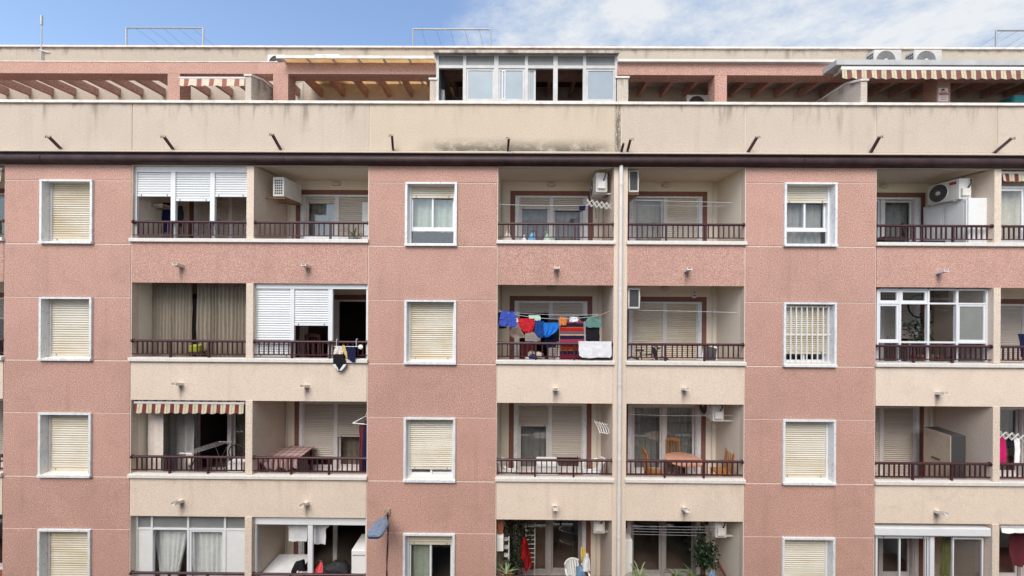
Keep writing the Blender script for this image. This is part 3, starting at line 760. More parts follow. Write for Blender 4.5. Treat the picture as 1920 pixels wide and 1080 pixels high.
# rain spouts of the balconies
for r, row in enumerate(SPOUTS):
    for px, py in row:
        p = P(px, py, 0.0); mb = MB(); x_, z_ = p.x, p.z
        L_ = 0.20 + 0.03 * r
        mb.M = Matrix.Translation((x_, 0.002, z_)) @ Matrix.Rotation(math.radians(-14), 4, 'X')
        mb.box(-0.06, 0.06, -L_, 0.03, -0.012, 0.0); mb.box(-0.06, -0.048, -L_, 0.03, 0.0, 0.055); mb.box(0.048, 0.06, -L_, 0.03, 0.0, 0.055)
        mb.box(-0.048, 0.048, -L_ * 0.25, 0.03, 0.04, 0.055)
        mb.box(-0.047, 0.047, 0.0, 0.012, 0.001, 0.039, 1)
        build(mb, 'drain_spout', ['stone_sill', 'black'], B)

# ---------------------------------------------------------------- cornice, parapet
x0, x1 = XL, XR
zt, zm, zb = Z(284.0), Z(288.5, -0.1), ZCOR
zc_ = Z(300, -0.16); rr = (Z(289, -0.16) - Z(310, -0.16)) / 2
prof = [(0.0, zb - 0.012), (-0.055, zb - 0.01), (-0.06, zb + 0.02)]
for k in range(9):
    a = -PI / 2 + PI * k / 8
    prof.append((-0.075 - math.cos(a) * 0.10, zc_ + math.sin(a) * rr * 0.80))
prof += [(-0.06, zm - 0.02), (-0.06, zm), (0.0, zm)]
edges = [XL, X(-240), X(86), X(535), X(742), X(1152), X(1180), X(1500), X(1905), XR]
for a, b in zip(edges, edges[1:]):
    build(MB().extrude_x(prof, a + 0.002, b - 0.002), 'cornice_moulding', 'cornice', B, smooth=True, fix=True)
for a, b in zip(edges[1:-1], edges[1:-1]):
    mb = MB(); mb.extrude_x([(y * 1.03 - 0.004, zc_ + (z - zc_) * 1.02) for y, z in prof[3:12]], a - 0.03, a + 0.03); build(mb, 'cornice_joint', 'cornice', B, smooth=True, fix=True)
build(MB().extrude_x([(-0.13, zm + 0.002), (-0.13, zm + 0.025), (-0.005, zt), (0.0, zt), (0.0, zm + 0.002)], XL, XR), 'cornice_ledge', 'roof_render', B, fix=True)
ZCAP0, ZCAP1 = Z(196.5), Z(189.5, -0.05)
pj = [XL, X(248, 0, 240), X(693, 0, 240), X(1166, 0, 240), X(1398, 0, 240), X(1643, 0, 240), X(1870, 0, 240), XR]
build(MB().box(XL, XR, 0.016, 0.20, ZCOR + 0.06, ZCAP0), 'parapet_wall', 'joint', B)
for i, (a, b) in enumerate(zip(pj, pj[1:])):
    panel(a + 0.010, b - 0.010, zt + 0.001, ZCAP0 - 0.001, 'parapet_panel', 'parapet_mold' if i == 2 else 'parapet_render', 0.0, 0.018)
for k in range(22):
    a = XL + (XR - XL) * k / 22; b = XL + (XR - XL) * (k + 1) / 22
    build(MB().extrude_x([(-0.045, ZCAP0 + 0.002), (-0.045, ZCAP1 - 0.006), (-0.038, ZCAP1), (0.24, ZCAP1 + 0.012), (0.24, ZCAP0 + 0.002)], a + 0.002, b - 0.002), 'parapet_cap', 'cap_stone', B, fix=True)
# square-tube brackets that lean out above the cornice
for bx, by, tx, ty in [(113, 278, 92, 257), (324, 279, 308, 257), (526, 280, 511, 253), (737, 281, 735, 255), (952, 283, 954, 260), (1165, 285, 1169, 269), (1176, 285, 1182, 262), (1402, 286, 1419, 258), (1632, 287, 1649, 257), (1863, 288, 1896, 260)]:
    a = P(bx, by, -0.02); b0 = P(tx, ty, -0.27)
    a.y, b0.y = -0.02, -0.27
    mb = MB(); mb.bar(a, b0, 0.05, 0.05, 0)
    d = (b0 - a).normalized()
    if ty != 269:
        mb.bar(b0 + d * 0.001, b0 + d * 0.02, 0.07, 0.07, 1); mb.tube([b0 + d * 0.02, b0 + d * 0.03 + Vector((-0.05 if tx < 960 else 0.05, 0, 0.01)), b0 + d * 0.01 + Vector((-0.08 if tx < 960 else 0.08, 0, -0.03))], 0.010, 6, 1)
    build(mb, 'line_bracket', ['iron', 'rust_tip'], B)

# ---------------------------------------------------------------- roof terrace
YB, YB2, YW = 0.70, 1.05, 1.95
ZTF = ZCAP1 - 1.05
build(MB().box(XL, XR, 0.21, YW + 4.5, ZTF - 0.3, ZTF), 'terrace_floor', 'terracotta', B)
ZRT = Z(88.5, YW)
build(MB().box(XL, XR, YW, YW + 0.25, ZTF, ZRT - 0.05), 'roof_wall', 'roof_render', B)
for k in range(14):
    a = XL + (XR - XL) * k / 14; b = XL + (XR - XL) * (k + 1) / 14
    build(MB().box(a + 0.002, b - 0.002, YW - 0.05, YW + 0.3, ZRT - 0.05, ZRT), 'roof_coping', 'cap_stone', B)
build(MB().box(XL, XR, YW + 0.31, YW + 9, ZRT - 0.8, ZRT - 0.7), 'roof_slab', 'grey_slab', B)
zb0, zb1 = Z(140, YB), Z(118.5, YB)
zw = Z(96, YB)
for a, b in ((XL, X(818, YB, 130)), (X(1150, YB, 130), XR)):
    build(MB().box(a, b, YB, YB2, zb0, zb1), 'pergola_beam', 'pink_render', B)
build(MB().box(X(818, YB, 130) + 0.001, X(1150, YB, 130) - 0.001, YB + 0.002, YB2, zb0, zb1), 'pergola_beam', 'pink_render', B)
build(MB().box(XL, X(520, YB, 115), YB - 0.01, YB + 0.05, zb1 + 0.001, zb1 + 0.022), 'beam_flashing', 'cap_stone', B)
build(MB().box(X(1158, YB, 118), X(1565, YB, 118), YB - 0.09, YB + 0.02, zb1 + 0.002, zb1 + 0.065), 'roof_gutter', 'pipe_white', B)
for a, b in ((314, 337), (512, 540), (1340, 1363), (1757, 1782)):
    build(MB().box(X(a, YB, 160), X(b, YB, 160), YB + 0.003, YB2 - 0.003, ZTF, zb0 - 0.0005), 'pergola_post', 'pink_render', B)
# rafters run back from the beam to the wall
n = 0
xr0 = X(98, YW, 175); sp = 42.5 / 720 * (D_CAM + YW)
rf = None
for k in range(-3, 44):
    xx = xr0 + sp * k
    vs = [(-0.045, YB2, 0), (0.045, YB2, 0), (0.045, YW, 0), (-0.045, YW, 0)]
    if rf is None:
        rf = build(MB().box(xx - 0.045, xx + 0.045, YB2 + 0.001, YW - 0.001, zb0 + 0.03, zb0 + 0.25), 'rafter', 'pink_render', B)
    else: inst(rf, 'rafter', B, (xx, (YB2 + YW) / 2, zb0 + 0.03))
# roof covers: open on the left, yellow sheets in the middle, opaque on the right
xa, xb = X(537, YB, 115), X(818, YB, 115)
yf, zf1, zw1 = 0.48, Z(109.3, 0.48, 680), zb1 + 0.10
for k in range(6):
    a = xa + (xb - xa) * k / 6; b = xa + (xb - xa) * (k + 1) / 6
    build(MB().add([(a + 0.02, yf, zf1), (b - 0.02, yf, zf1), (b - 0.02, YW - 0.01, zw1 + 0.02), (a + 0.02, YW - 0.01, zw1 + 0.02), (a + 0.02, yf, zf1 + 0.006), (b - 0.02, yf, zf1 + 0.006), (b - 0.02, YW - 0.01, zw1 + 0.026), (a + 0.02, YW - 0.01, zw1 + 0.026)],
          [(0, 3, 2, 1), (4, 5, 6, 7), (0, 1, 5, 4), (1, 2, 6, 5), (2, 3, 7, 6), (3, 0, 4, 7)]), 'roof_sheet', 'yellow_sheet', B)
    build(MB().bar((a, yf, zf1 - 0.01), (a, YW - 0.01, zw1 + 0.01), 0.04, 0.05), 'sheet_batten', 'alu_dull', B)
build(MB().box(xa - 0.12, xb, yf - 0.03, yf - 0.001, zf1 - 0.02, zf1 + 0.055), 'sheet_edge', 'cap_stone', B)
build(MB().box(X(1150, YB, 118), XR, YB + 0.03, YW - 0.002, zb1 + 0.02, zb1 + 0.06), 'roof_panel', 'grey_slab', B)
build(MB().box(X(822, YB, 118), X(1148, YB, 118), 0.25, YW - 0.002, zb1 + 0.03, zb1 + 0.07), 'roof_panel', 'dark_wood', B)
# wall openings of the penthouse behind the pergola
for a, b in ((575, 602), (1455, 1470), (1620, 1640)):
    pass
build(MB().box(X(542, YW, 170), X(568, YW, 170), YW - 0.02, YW - 0.002, ZTF, Z(156, YW, 555)), 'terrace_door', 'cur_cream', B)
# dividing walls between the terraces
def divider(pl, pr, ytop_front, ytop, depth, name='divider_wall', capn='cap_stone'):
    xa_, xb_ = X(pl, 0.03, 165), X(pr, 0.03, 165)
    zf_, zp_ = Z(ytop_front, 0.03, (pl + pr) / 2), Z(ytop, 0.03, (pl + pr) / 2)
    y0 = 0.03
    prof = [(y0, ZCAP1 + 0.014), (y0, zf_), (y0 + 0.42, zp_), (depth, zp_), (depth, ZTF), (0.26, ZTF), (0.26, ZCAP1 + 0.014)]
    w_ = build(MB().extrude_x(prof, xa_, xb_), name, 'pillar_render', B, fix=True)
    e = 0.025
    build(MB().extrude_x([(y0 - e, zf_ + 0.001), (y0 - e, zf_ + 0.045), (y0 + 0.42, zp_ + 0.046), (depth, zp_ + 0.046), (depth, zp_ + 0.001), (y0 + 0.42, zp_ + 0.001), (y0, zf_ + 0.001)], xa_ - e, xb_ + e), 'divider_cap', capn, w_, fix=True)
divider(460, 471, 143, 134, 1.9)
divider(806, 818, 150, 142, 1.9)
divider(1155, 1178, 147, 140, 1.9)
divider(1614, 1626, 152, 141, 1.9)
# alarm board on the last post
sx0, sx1, sz0, sz1 = RC(1759.5, 165, 1777, 190, YB)
sg = build(MB().box(sx0, sx1, YB - 0.008, YB + 0.0025, sz0, sz1), 'alarm_sign', 'sign_white', B)
sw, sh = sx1 - sx0, sz1 - sz0
mb = MB()
def sgb(u0, u1, v0, v1, m): mb.box(sx0 + sw * u0, sx0 + sw * u1, YB - 0.011, YB - 0.0082, sz0 + sh * v0, sz0 + sh * v1, m)
sgb(0.02, 0.98, 0.46, 0.62, 1); sgb(0.32, 0.62, 0.80, 0.92, 0); sgb(0.25, 0.40, 0.76, 0.80, 0)
for v_ in (0.66, 0.36, 0.22, 0.08): sgb(0.15, 0.85, v_, v_ + 0.05, 0 if v_ > 0.5 else 1)
build(mb, 'sign_print', ['black', 'sign_red'], sg)

# glazed lookout on the terrace
def lookout():
    Y0 = 0.03; zb_, zt_ = ZCAP1 + 0.014, Z(102.5, Y0)
    xs = [X(p, Y0, 145) for p in (818, 871, 930.5, 987, 1041.5, 1096, 1157)]
    xl, xr = xs[0], xs[-1]; ztr0, ztr1 = Z(128, Y0), Z(122.5, Y0)
    mb = MB()
    for i, xx in enumerate(xs):
        w_ = 0.055 if i in (2, 4) else 0.04 if i not in (0, 6) else 0.06
        a, b = (xx, xx + w_) if i == 0 else (xx - w_, xx) if i == 6 else (xx - w_, xx + w_)
        mb.box(a, b, Y0, Y0 + 0.07, zb_, zt_)
    def gaps(z0, z1):
        for i in range(6):
            wl_ = 0.06 if i == 0 else (0.055 if i in (2, 4) else 0.04); wr_ = 0.06 if i == 5 else (0.055 if i + 1 in (2, 4) else 0.04)
            mb.box(xs[i] + wl_, xs[i + 1] - wr_, Y0 + 0.003, Y0 + 0.067, z0, z1)
    gaps(zb_, zb_ + 0.035); gaps(ztr0, ztr1); gaps(zt_ - 0.03, zt_)
    fr = build(mb, 'terrace_enclosure', 'alu_aged', B)
    for i in range(6):
        pane(xs[i] + 0.04, xs[i + 1] - 0.04, ztr1, zt_ - 0.03, Y0 + 0.03, fr, 'grey_blind', 'blind_pane')
        build(MB().box(xs[i] + 0.05, xs[i + 1] - 0.05, Y0 + 0.045, Y0 + 0.06, (ztr1 + zt_) / 2 - 0.006, (ztr1 + zt_) / 2 + 0.004), 'blind_rail', 'mid_grey', fr)
    def sl(i, a=0.0, b=1.0, glass='frosted', y=Y0 + 0.02):
        u0 = xs[i] + 0.042 + (xs[i + 1] - xs[i] - 0.084) * a; u1 = xs[i] + 0.042 + (xs[i + 1] - xs[i] - 0.084) * b
        build(MB().ring(u0, u1, zb_ + 0.036, ztr0 - 0.001, y, y + 0.028, 0.05), 'sash', 'alu_aged', fr); pane(u0 + 0.05, u1 - 0.05, zb_ + 0.086, ztr0 - 0.05, y + 0.012, fr, glass, 'frosted_pane')
    sl(1); sl(2, 0.0, 1.0); sl(5)
    u0, u1 = xs[2] + 0.1, xs[3] + 0.32
    sl(3, -0.02, 0.30, 'frosted', Y0 + 0.05)
    build(MB().ring(X(941, Y0, 160), X(947.5, Y0, 160), zb_ + 0.08, ztr0 - 0.05, Y0 + 0.016, Y0 + 0.02, 0.02), 'sash', 'white_alu', fr)
    # side walls and dark inside
    for xx, s_ in ((xl, 1), (xr, -1)):
        build(MB().box(min(xx, xx + s_ * 0.05), max(xx, xx + s_ * 0.05), Y0 + 0.071, YW - 0.01, ZTF, zt_), 'enclosure_side', 'grey_blind', fr)
    build(MB().add([(X(826, 0.5, 186), 0.45, ZCAP1 - 0.3), (X(835, 0.5, 186), 0.4, ZCAP1 - 0.3), (X(846, 1.2, 186), 1.25, ZCAP1 - 0.3), (X(826, 0.5, 140), 0.45, ZCAP1 + 0.55), (X(835, 0.5, 140), 0.4, ZCAP1 + 0.5), (X(838, 1.2, 140), 1.25, ZCAP1 + 0.45)],
          [(0, 1, 4, 3), (1, 2, 5, 4), (2, 0, 3, 5), (3, 4, 5), (0, 2, 1)]), 'leaning_board', 'cur_white', fr, fix=True)
    rp = [(-0.10, Z(99, -0.10)), (-0.10, Z(94, -0.10)), (0.5, Z(94, -0.10) + 0.06), (YB2, Z(94, -0.1) + 0.06), (YB2, zt_ + 0.003), (0.02, zt_ + 0.003)]
    build(MB().extrude_x(rp, X(812, -0.1, 96), X(1162, -0.1, 96)), 'enclosure_roof', 'pillar_render', fr, fix=True)
lookout()
# ================================================================ glazed-in balconies (fixed to the building)
def enc_shutters(bay, r, cols, drops, head, y=0.10):
    """white roller-shutter enclosure behind the railing: header box, mullions, one shutter per light"""
    x0, x1 = BX[bay]; zb_, zt_ = ZS[r] + 0.013, ZL[r]
    xs = [X(c, y, 600 if r else 400) for c in cols]; zh = Z(head, y, (cols[0] + cols[-1]) / 2)
    mb = MB(); mb.box(x0 + 0.002, x1 - 0.002, y - 0.025, y + 0.039, zh, zt_ - 0.004); mb.box(x0 + 0.002, x1 - 0.002, y + 0.05, y + 0.16, zh, zt_ + 0.02)
    for i in range(0, len(xs), 2): mb.box(xs[i], xs[i + 1], y - 0.015, y + 0.05, zb_, zh - 0.001)
    e = build(mb, 'balcony_enclosure', 'white_alu', B)
    for i, dy in enumerate(drops):
        a, b = xs[2 * i + 1], xs[2 * i + 2]
        zz = zb_ + 0.01 if dy is None else Z(dy, y, (cols[0] + cols[-1]) / 2)
        if dy is not None and dy <= head: continue
        shutter(a, b, zz, zh - 0.002, y + 0.015, 'shutter_white', e, pitch=0.058)
    return e
enc_shutters(1, 0, (252, 257.5, 321, 329.5, 394.5, 403, 463, 464.5), (368.5, 377, 368.5), 323.5)
enc_shutters(2, 1, (477, 481.5, 545, 552, 616, 624, 687, 690), (None, 610.5, 540), 541.5)

def frame_window(parent, x0, x1, z0, z1, y, t=0.045, glass='glass', opn=False):
    build(MB().ring(x0, x1, z0, z1, y, y + 0.035, t), 'sash', 'white_alu', parent)
    if not opn: pane(x0 + t, x1 - t, z0 + t, z1 - t, y + 0.015, parent, glass)
def enc_grid(bay, r, xs_px, z_px, y, cells, pxmid, w=0.05):
    """aluminium grid of lights: cells[row][col] = glass material, '' (open) or None"""
    xs = [X(c, y, 620 if r == 1 else 1020) for c in xs_px]; zs = [Z(c, y, pxmid) for c in z_px]
    if r == 3: zs[-1] = ZS[3] + 0.013
    mb = MB()
    for xx in xs: mb.box(xx - w / 2, xx + w / 2, y - 0.01, y + 0.06, zs[-1], zs[0])
    for zz in zs:
        for a, b in zip(xs, xs[1:]): mb.box(a + w / 2, b - w / 2, y - 0.008, y + 0.058, zz - w * 0.4, zz + w * 0.4)
    e = build(mb, 'balcony_enclosure', 'white_alu', B)
    for j, row in enumerate(cells):
        for i, c in enumerate(row):
            if not c: continue
            a, b, zt_, zb_ = xs[i] + w / 2, xs[i + 1] - w / 2, zs[j] - w * 0.4, zs[j + 1] + w * 0.4
            if c == 'panel': pane(a, b, zb_, zt_, y + 0.01, e, 'white_pvc', 'solid_panel', 0.02)
            elif c.startswith('s:'): frame_window(e, a, b, zb_, zt_, y + 0.005, 0.05, c[2:])
            else: pane(a, b, zb_, zt_, y + 0.02, e, c)
    return e
e = enc_grid(5, 1, (1645, 1687, 1740, 1794, 1850), (543, 569, 642, 680), 0.12,
         [['s:glass', 's:glass', 'glass', 'glass'], ['s:glass', '', '', 's:grey_pane'], ['glass', 'glass', 'glass', 'glass']], 1750)
e = enc_grid(1, 3, (257, 285, 353, 422, 462), (967, 992, 1076), 0.16, [['grey_blind', 'grey_blind', 'grey_blind', 'grey_blind'], ['panel', 'glass', 's:glass', 'panel']], 355)
def open_frame(bay, r, pxs, ptop, y):
    x0, x1 = BX[bay]; zb_ = ZS[r] + 0.013; zt_ = ZL[r]; pm = sum(pxs) / len(pxs)
    mb = MB(); zz = Z(ptop, y, pm)
    mb.box(x0 + 0.002, x1 - 0.002, y - 0.02, y + 0.03, zz, zt_ - 0.004)
    for a, b in zip(pxs[::2], pxs[1::2]): mb.box(X(a, y, 1020), X(b, y, 1020), y, y + 0.06, zb_, zz - 0.001)
    e = build(mb, 'balcony_enclosure', 'white_alu', B)
    return e
e = open_frame(2, 3, (478, 481, 577, 586, 685, 688), 983, 0.11)
def b5r4():
    y = 0.10; x0, x1 = BX[5]; zb_ = ZS[3] + 0.013
    zh0, zh1 = Z(1000.5, y, 1750), Z(987, y, 1750)
    mb = MB(); mb.rbox(x0 + 0.01, x1 - 0.01, y - 0.10, y + 0.12, zh0, zh1 + 0.01, 0.012)
    for a, b in ((1642, 1645), (1744, 1752), (1854, 1860)): mb.box(X(a, y, 1030), X(b, y, 1030), y, y + 0.09, zb_, zh0 - 0.001)
    e = build(mb, 'balcony_enclosure', 'white_alu', B)
    shutter(X(1645.5, y, 1030), X(1743.5, y, 1030), Z(1010, y, 1700), zh0 - 0.002, y + 0.03, 'shutter_white', e)
    shutter(X(1752.5, y, 1030), X(1853.5, y, 1030), Z(1007.5, y, 1800), zh0 - 0.002, y + 0.03, 'shutter_white', e)
    for a, b, o in ((1646, 1692, 0), (1738, 1744, 0), (1790, 1848, 0)):
        frame_window(e, X(a, y, 1030), X(b, y, 1030), zb_ + 0.01, Z(1010, y, 1750), y + 0.045, 0.035 if b - a > 20 else 0.02)
b5r4()
y = 0.18
mb = MB(); mb.ring(BX[6][0] + 0.01, BX[6][1] - 0.01, ZS[0] + 0.014, Z(349, y, 1900), y, y + 0.06, 0.06)
e6 = build(mb, 'balcony_enclosure', 'white_alu', B)
frame_window(e6, BX[6][0] + 0.075, BX[6][0] + 0.8, ZS[0] + 0.08, Z(352, y, 1900) - 0.03, y + 0.01)
curtain(BX[6][0] + 0.1, BX[6][1] - 0.3, ZS[0] - 0.3, Z(355, y, 1900), y + 0.2, 'cur_cream', e6)

# ================================================================ things: air conditioners
def ac_unit(name_loc, facing, label, w=0.80, h=0.55, dp=0.29, wooden=False, logo=False, bracket=True, group='air conditioning outdoor units', fan=True, endpanel=False, col='ac_white'):
    """outdoor unit; local front is -Y, the base sits at loc; facing = rotation about Z in degrees"""
    loc = Vector(name_loc); wall = 0.0 if facing == 0 else (min(abs(loc.x - e_) for b_ in BX.values() for e_ in b_) - dp / 2)
    t = thing('air_conditioner', loc, label, 'air conditioner', group)
    R_ = Matrix.Translation(loc) @ Matrix.Rotation(math.radians(facing), 4, 'Z')
    def nb(): q = MB(); q.M = R_; return q
    x0, x1, y0, y1, b0 = -w / 2, w / 2, -dp / 2, dp / 2, 0.03
    mb = nb(); mb.rbox(x0, x1, y0, y1, b0, b0 + h, 0.018)
    build(mb, 'casing', col, t, smooth=True)
    fr = h * 0.43; fc = Vector((x0 + fr + 0.05, y0, b0 + h / 2))
    mb = nb(); mb.lathe([(fr + 0.012, 0.0), (fr + 0.012, -0.016), (fr, -0.016), (fr - 0.004, -0.002)], 28, fc, 1, 'Y')
    mb.disc(fc + Vector((0, -0.003, 0)), fr, 0, 28)
    for k in range(1, 6):
        rr_ = fr * k / 6; mb.torus(fc + Vector((0, -0.012, 0)), rr_, 0.0035, 2, 24, 4)
    for k in range(8):
        a = PI * k / 8; dx_ = Vector((math.cos(a), 0, math.sin(a))) * fr
        mb.bar(fc + Vector((0, -0.014, 0)) - dx_, fc + Vector((0, -0.014, 0)) + dx_, 0.005, 0.005, 2)
    mb.lathe([(0.055, 0.0), (0.055, -0.018), (0.03, -0.024)], 14, fc, 1, 'Y')
    if fan: build(mb, 'fan_grille', ['black' if col == 'ac_white' else 'mid_grey', col, 'mid_grey'], t, fix=True)
    mb = nb()
    if endpanel: mb.box(x0 - 0.003, x0 + 0.002, y0 + 0.035, y1 - 0.035, b0 + 0.05, b0 + h - 0.04)
    for k in range(0 if endpanel else 6):
        for j in range(4):
            mb.box(x0 - 0.003, x0 + 0.002, y0 + 0.04 + j * (dp - 0.08) / 4, y0 + 0.027 + (j + 1) * (dp - 0.08) / 4, b0 + 0.06 + k * (h - 0.11) / 6, b0 + 0.04 + (k + 1) * (h - 0.11) / 6)
    build(mb, 'side_vent', 'dark_grey', t)['kind'] = 'stuff'
    mb = nb()
    mb.rbox(x1 - 0.004, x1 + 0.05, y0 + 0.04, y1 - 0.06, b0 + 0.08, b0 + 0.27, 0.01)
    build(mb, 'valve_cover', 'ac_white', t)
    mb = nb(); mb.tube([(x1 + 0.02, 0.04, b0 + 0.27), (x1 + 0.06, 0.06, b0 + 0.36), (x1 + 0.05, 0.09, b0 + 0.47), (x1 + 0.01, 0.13, b0 + 0.50), (x1 - 0.06, dp / 2 + 0.06, b0 + 0.42)], 0.016, 7)
    build(mb, 'hose', 'dark_grey', t, smooth=True)
    if logo:
        mb = nb(); mb.box(x1 - 0.22, x1 - 0.06, y0 - 0.004, y0 + 0.001, b0 + h - 0.13, b0 + h - 0.06); build(mb, 'badge', 'red_logo', t)
    if bracket:
        mb = nb()
        for xx in (x0 + 0.12, x1 - 0.12):
            mb.box(xx - 0.02, xx + 0.02, y0, y1 + wall, 0.0, 0.029)

        if wooden: mb.box(x0 + 0.02, x1 - 0.02, y0 - 0.01, y1, -0.02, -0.001)
        build(mb, 'bracket', 'pine' if wooden else 'alu_dull', t)
    return t
Lx = lambda bay: BX[bay][0]
Rx = lambda bay: BX[bay][1]
# on a left wall the front looks right (+90), on a right wall left (-90)
z = lambda py, Y, px: P(px, py, Y).z
ac_unit((Lx(2) + 0.40, 0.72, z(371, 0.35, 520)), 90, 'outdoor unit on rusty bracket on left wall of open top-floor balcony', wooden=True, h=0.50, fan=False)
ac_unit((Rx(3) - 0.26, 0.62, z(363, 0.25, 1125)), -90, 'small outdoor unit with black hose above white folding airer, top floor', h=0.50)
ac_unit((Lx(4) + 0.20, 0.58, z(363, 0.2, 1188)), 90, 'outdoor unit on orange wooden bracket right of white downpipe, top floor', wooden=True, h=0.56, dp=0.26, endpanel=True)
ac_unit((Lx(4) + 0.22, 0.56, z(581, 0.2, 1188)), 90, 'outdoor unit right of white downpipe, storey with laundry next door', h=0.52, dp=0.30, endpanel=True)
ac_unit((Rx(5) - 0.42, 0.62, z(377, 0.32, 1800)), -90, 'large outdoor unit with red badge above white cabinet', w=0.76, h=0.53, dp=0.31, logo=True)
ac_unit((Rx(4) - 0.42, 0.80, z(789, 0.55, 1345)), -90, 'outdoor unit hanging above round table balcony, cut by the ceiling edge', h=0.56)
ac_unit((Rx(3) - 0.24, 0.75, z(996, 0.5, 1127)), -90, 'outdoor unit above loaded white plastic chair, lowest row', h=0.52)
ac_unit((Rx(4) - 0.36, 0.75, z(1004, 0.5, 1355)), -90, 'outdoor unit above dark shrub on plant-filled lowest balcony', h=0.52)
# on the roof
for px, lab in ((1656, 'rooftop outdoor unit, left of the two above the big striped awning'), (1730.5, 'rooftop outdoor unit, right of the two above the big striped awning')):
    Yr = 1.35; p = P(px, 112, Yr); ac_unit((p.x, Yr, zb1 + 0.062), 0, lab, w=0.76, h=P(px, 93, Yr - 0.14).z - zb1 - 0.09, dp=0.28, bracket=False, col='ac_grey')
p = P(617, 108, 1.75); ac_unit((p.x, 1.75, P(617, 100.5, 1.6).z - 0.57), 0, 'rooftop outdoor unit peeking over yellow roof sheets', w=0.72, h=0.54, dp=0.26)
p = P(510, 108, 1.6); ac_unit((p.x + 0.2, 1.6, P(510, 104, 1.5).z - 0.52), 0, 'rooftop outdoor unit half hidden at left end of yellow roof sheets', w=0.5, h=0.5, dp=0.26)

# ================================================================ awnings
def valance(x0, x1, zt, y, drop, scal, wavy=0.012, seed=1.0):
    n = max(12, int((x1 - x0) / 0.03)); rows = [[], [], [], []]
    for i in range(n + 1):
        xx = x0 + (x1 - x0) * i / n
        low = drop * (0.86 + 0.14 * abs(math.sin(PI * (xx - x0) / scal)))
        for j in range(4):
            v_ = j / 3
            rows[j].append((xx, y + wavy * math.sin(xx * 11 + seed) * v_ - 0.02 * v_, zt - low * v_))
    return MB().grid(rows)
def awning(pl, pt, pr, pb, Y, label, matn, scal=0.23, box='alu_dull', boxh=0.05, arms=True):
    a, b, z0, z1 = RC(pl, pt, pr, pb, Y)
    t = thing('awning', ((a + b) / 2, Y, z0), label, 'awning', 'striped awnings')
    build(MB().tube([(a, Y + 0.06, z1 + boxh * 0.5), (b, Y + 0.06, z1 + boxh * 0.5)], 0.055, 12), 'roller', matn, t, smooth=True)
    build(MB().rbox(a - 0.02, b + 0.02, Y - 0.02, Y + 0.02, z1 - 0.004, z1 + boxh, 0.008), 'front_bar', box, t)
    build(valance(a, b, z1 - 0.002, Y - 0.012, z1 - z0, scal, seed=pl), 'valance', matn, t, smooth=True)
    if arms:
        mb = MB()
        for xx in (a + 0.05, b - 0.05): mb.bar((xx, Y + 0.02, z1), (xx, Y + 0.30, z1 + 0.02), 0.03, 0.03)
        build(mb, 'folding_arm', box, t)
    return t
awning(253.5, 757, 457.5, 775, 0.06, 'maroon and yellow awning rolled up above ironing corner', 'awning_stripe')
awning(1878, 326, 2060, 342, 0.06, 'maroon and yellow awning at right edge of picture, top storey', 'awning_stripe')
awning(-200, 318, 4, 343, 0.06, 'striped awning sliver at left edge of picture, top storey', 'awning_stripe')
awning(338, 148, 459, 163, 0.45, 'faded awning under pergola beam left of dividing wall', 'awning_faded', scal=0.33)
awning(1876, 990, 2060, 999, 0.08, 'rolled white awning at lower right corner', 'cur_white', scal=0.3)
t = awning(1578, 132, 2100, 150, 0.30, 'wide maroon and yellow striped awning over right roof terrace', 'awning_stripe_big', scal=0.25, box='white_pvc', boxh=0.085)
a, b = X(1566, 0.3, 116), XR
build(MB().extrude_x([(0.26, Z(121.5, 0.26, 1740)), (0.26, Z(112.0, 0.26, 1740)), (0.69, Z(112.0, 0.26, 1740) + 0.02), (0.69, Z(121.5, 0.26, 1740))], a, b), 'awning_hood', 'grey_slab', t, fix=True)

# ================================================================ roof: clothes-line frames, aerial
def roof_frame(px0, px1, ptop, label, Y=3.2):
    a, b = P(px0, ptop, Y), P(px1, ptop, Y); zb_ = ZRT - 0.7
    t = thing('clothesline_frame', ((a.x + b.x) / 2, Y, zb_), label, 'clothesline', 'roof clothesline frames')
    zt_ = (a.z + b.z) / 2
    build(MB().tube([(a.x, Y, zt_), (b.x, Y, zt_)], 0.026, 8), 'crossbar', 'grey_metal', t)
    for xx in (a.x, b.x): build(MB().tube([(xx, Y, zb_), (xx, Y, zt_)], 0.026, 8), 'post', 'grey_metal', t)
    for k in range(5):
        xx = a.x + (b.x - a.x) * (k + 0.6) / 5.4
        build(MB().tube([(xx, Y, zt_), (xx + random.uniform(-0.1, 0.25), Y + 1.6, zt_ - 0.12), (xx + random.uniform(-0.4, 0.5), Y + 3.2, zt_ - 0.02)], 0.005, 4), 'line', 'mid_grey', t)
roof_frame(237, 381, 52.5, 'metal clothesline frame on roof against clear blue sky')
roof_frame(774.5, 920, 55, 'metal clothesline frame on roof above glazed lookout')
roof_frame(1867.5, 2010, 57.5, 'metal clothesline frame on roof at right edge')
Ya = 1.90; p0, p1 = P(77.5, 112, Ya), P(77.5, 28, Ya)
t = thing('aerial', (p0.x, Ya, p0.z), 'thin grey aerial pole fixed to roof wall at far left', 'aerial')
build(MB().tube([(p0.x, Ya, p0.z), (p0.x, Ya, p1.z)], 0.018, 8, r2=0.012), 'pole', 'grey_metal', t)
build(MB().bar((p0.x - 0.05, Ya - 0.02, P(0, 93, Ya).z), (p0.x + 0.2, Ya + 0.04, P(0, 97, Ya).z), 0.02, 0.03), 'clamp', 'alu_dull', t)
build(MB().lathe([(0.03, 0), (0.03, 0.28)], 8, (p0.x, Ya, P(77, 47, Ya).z)), 'mast_head', 'grey_metal', t)

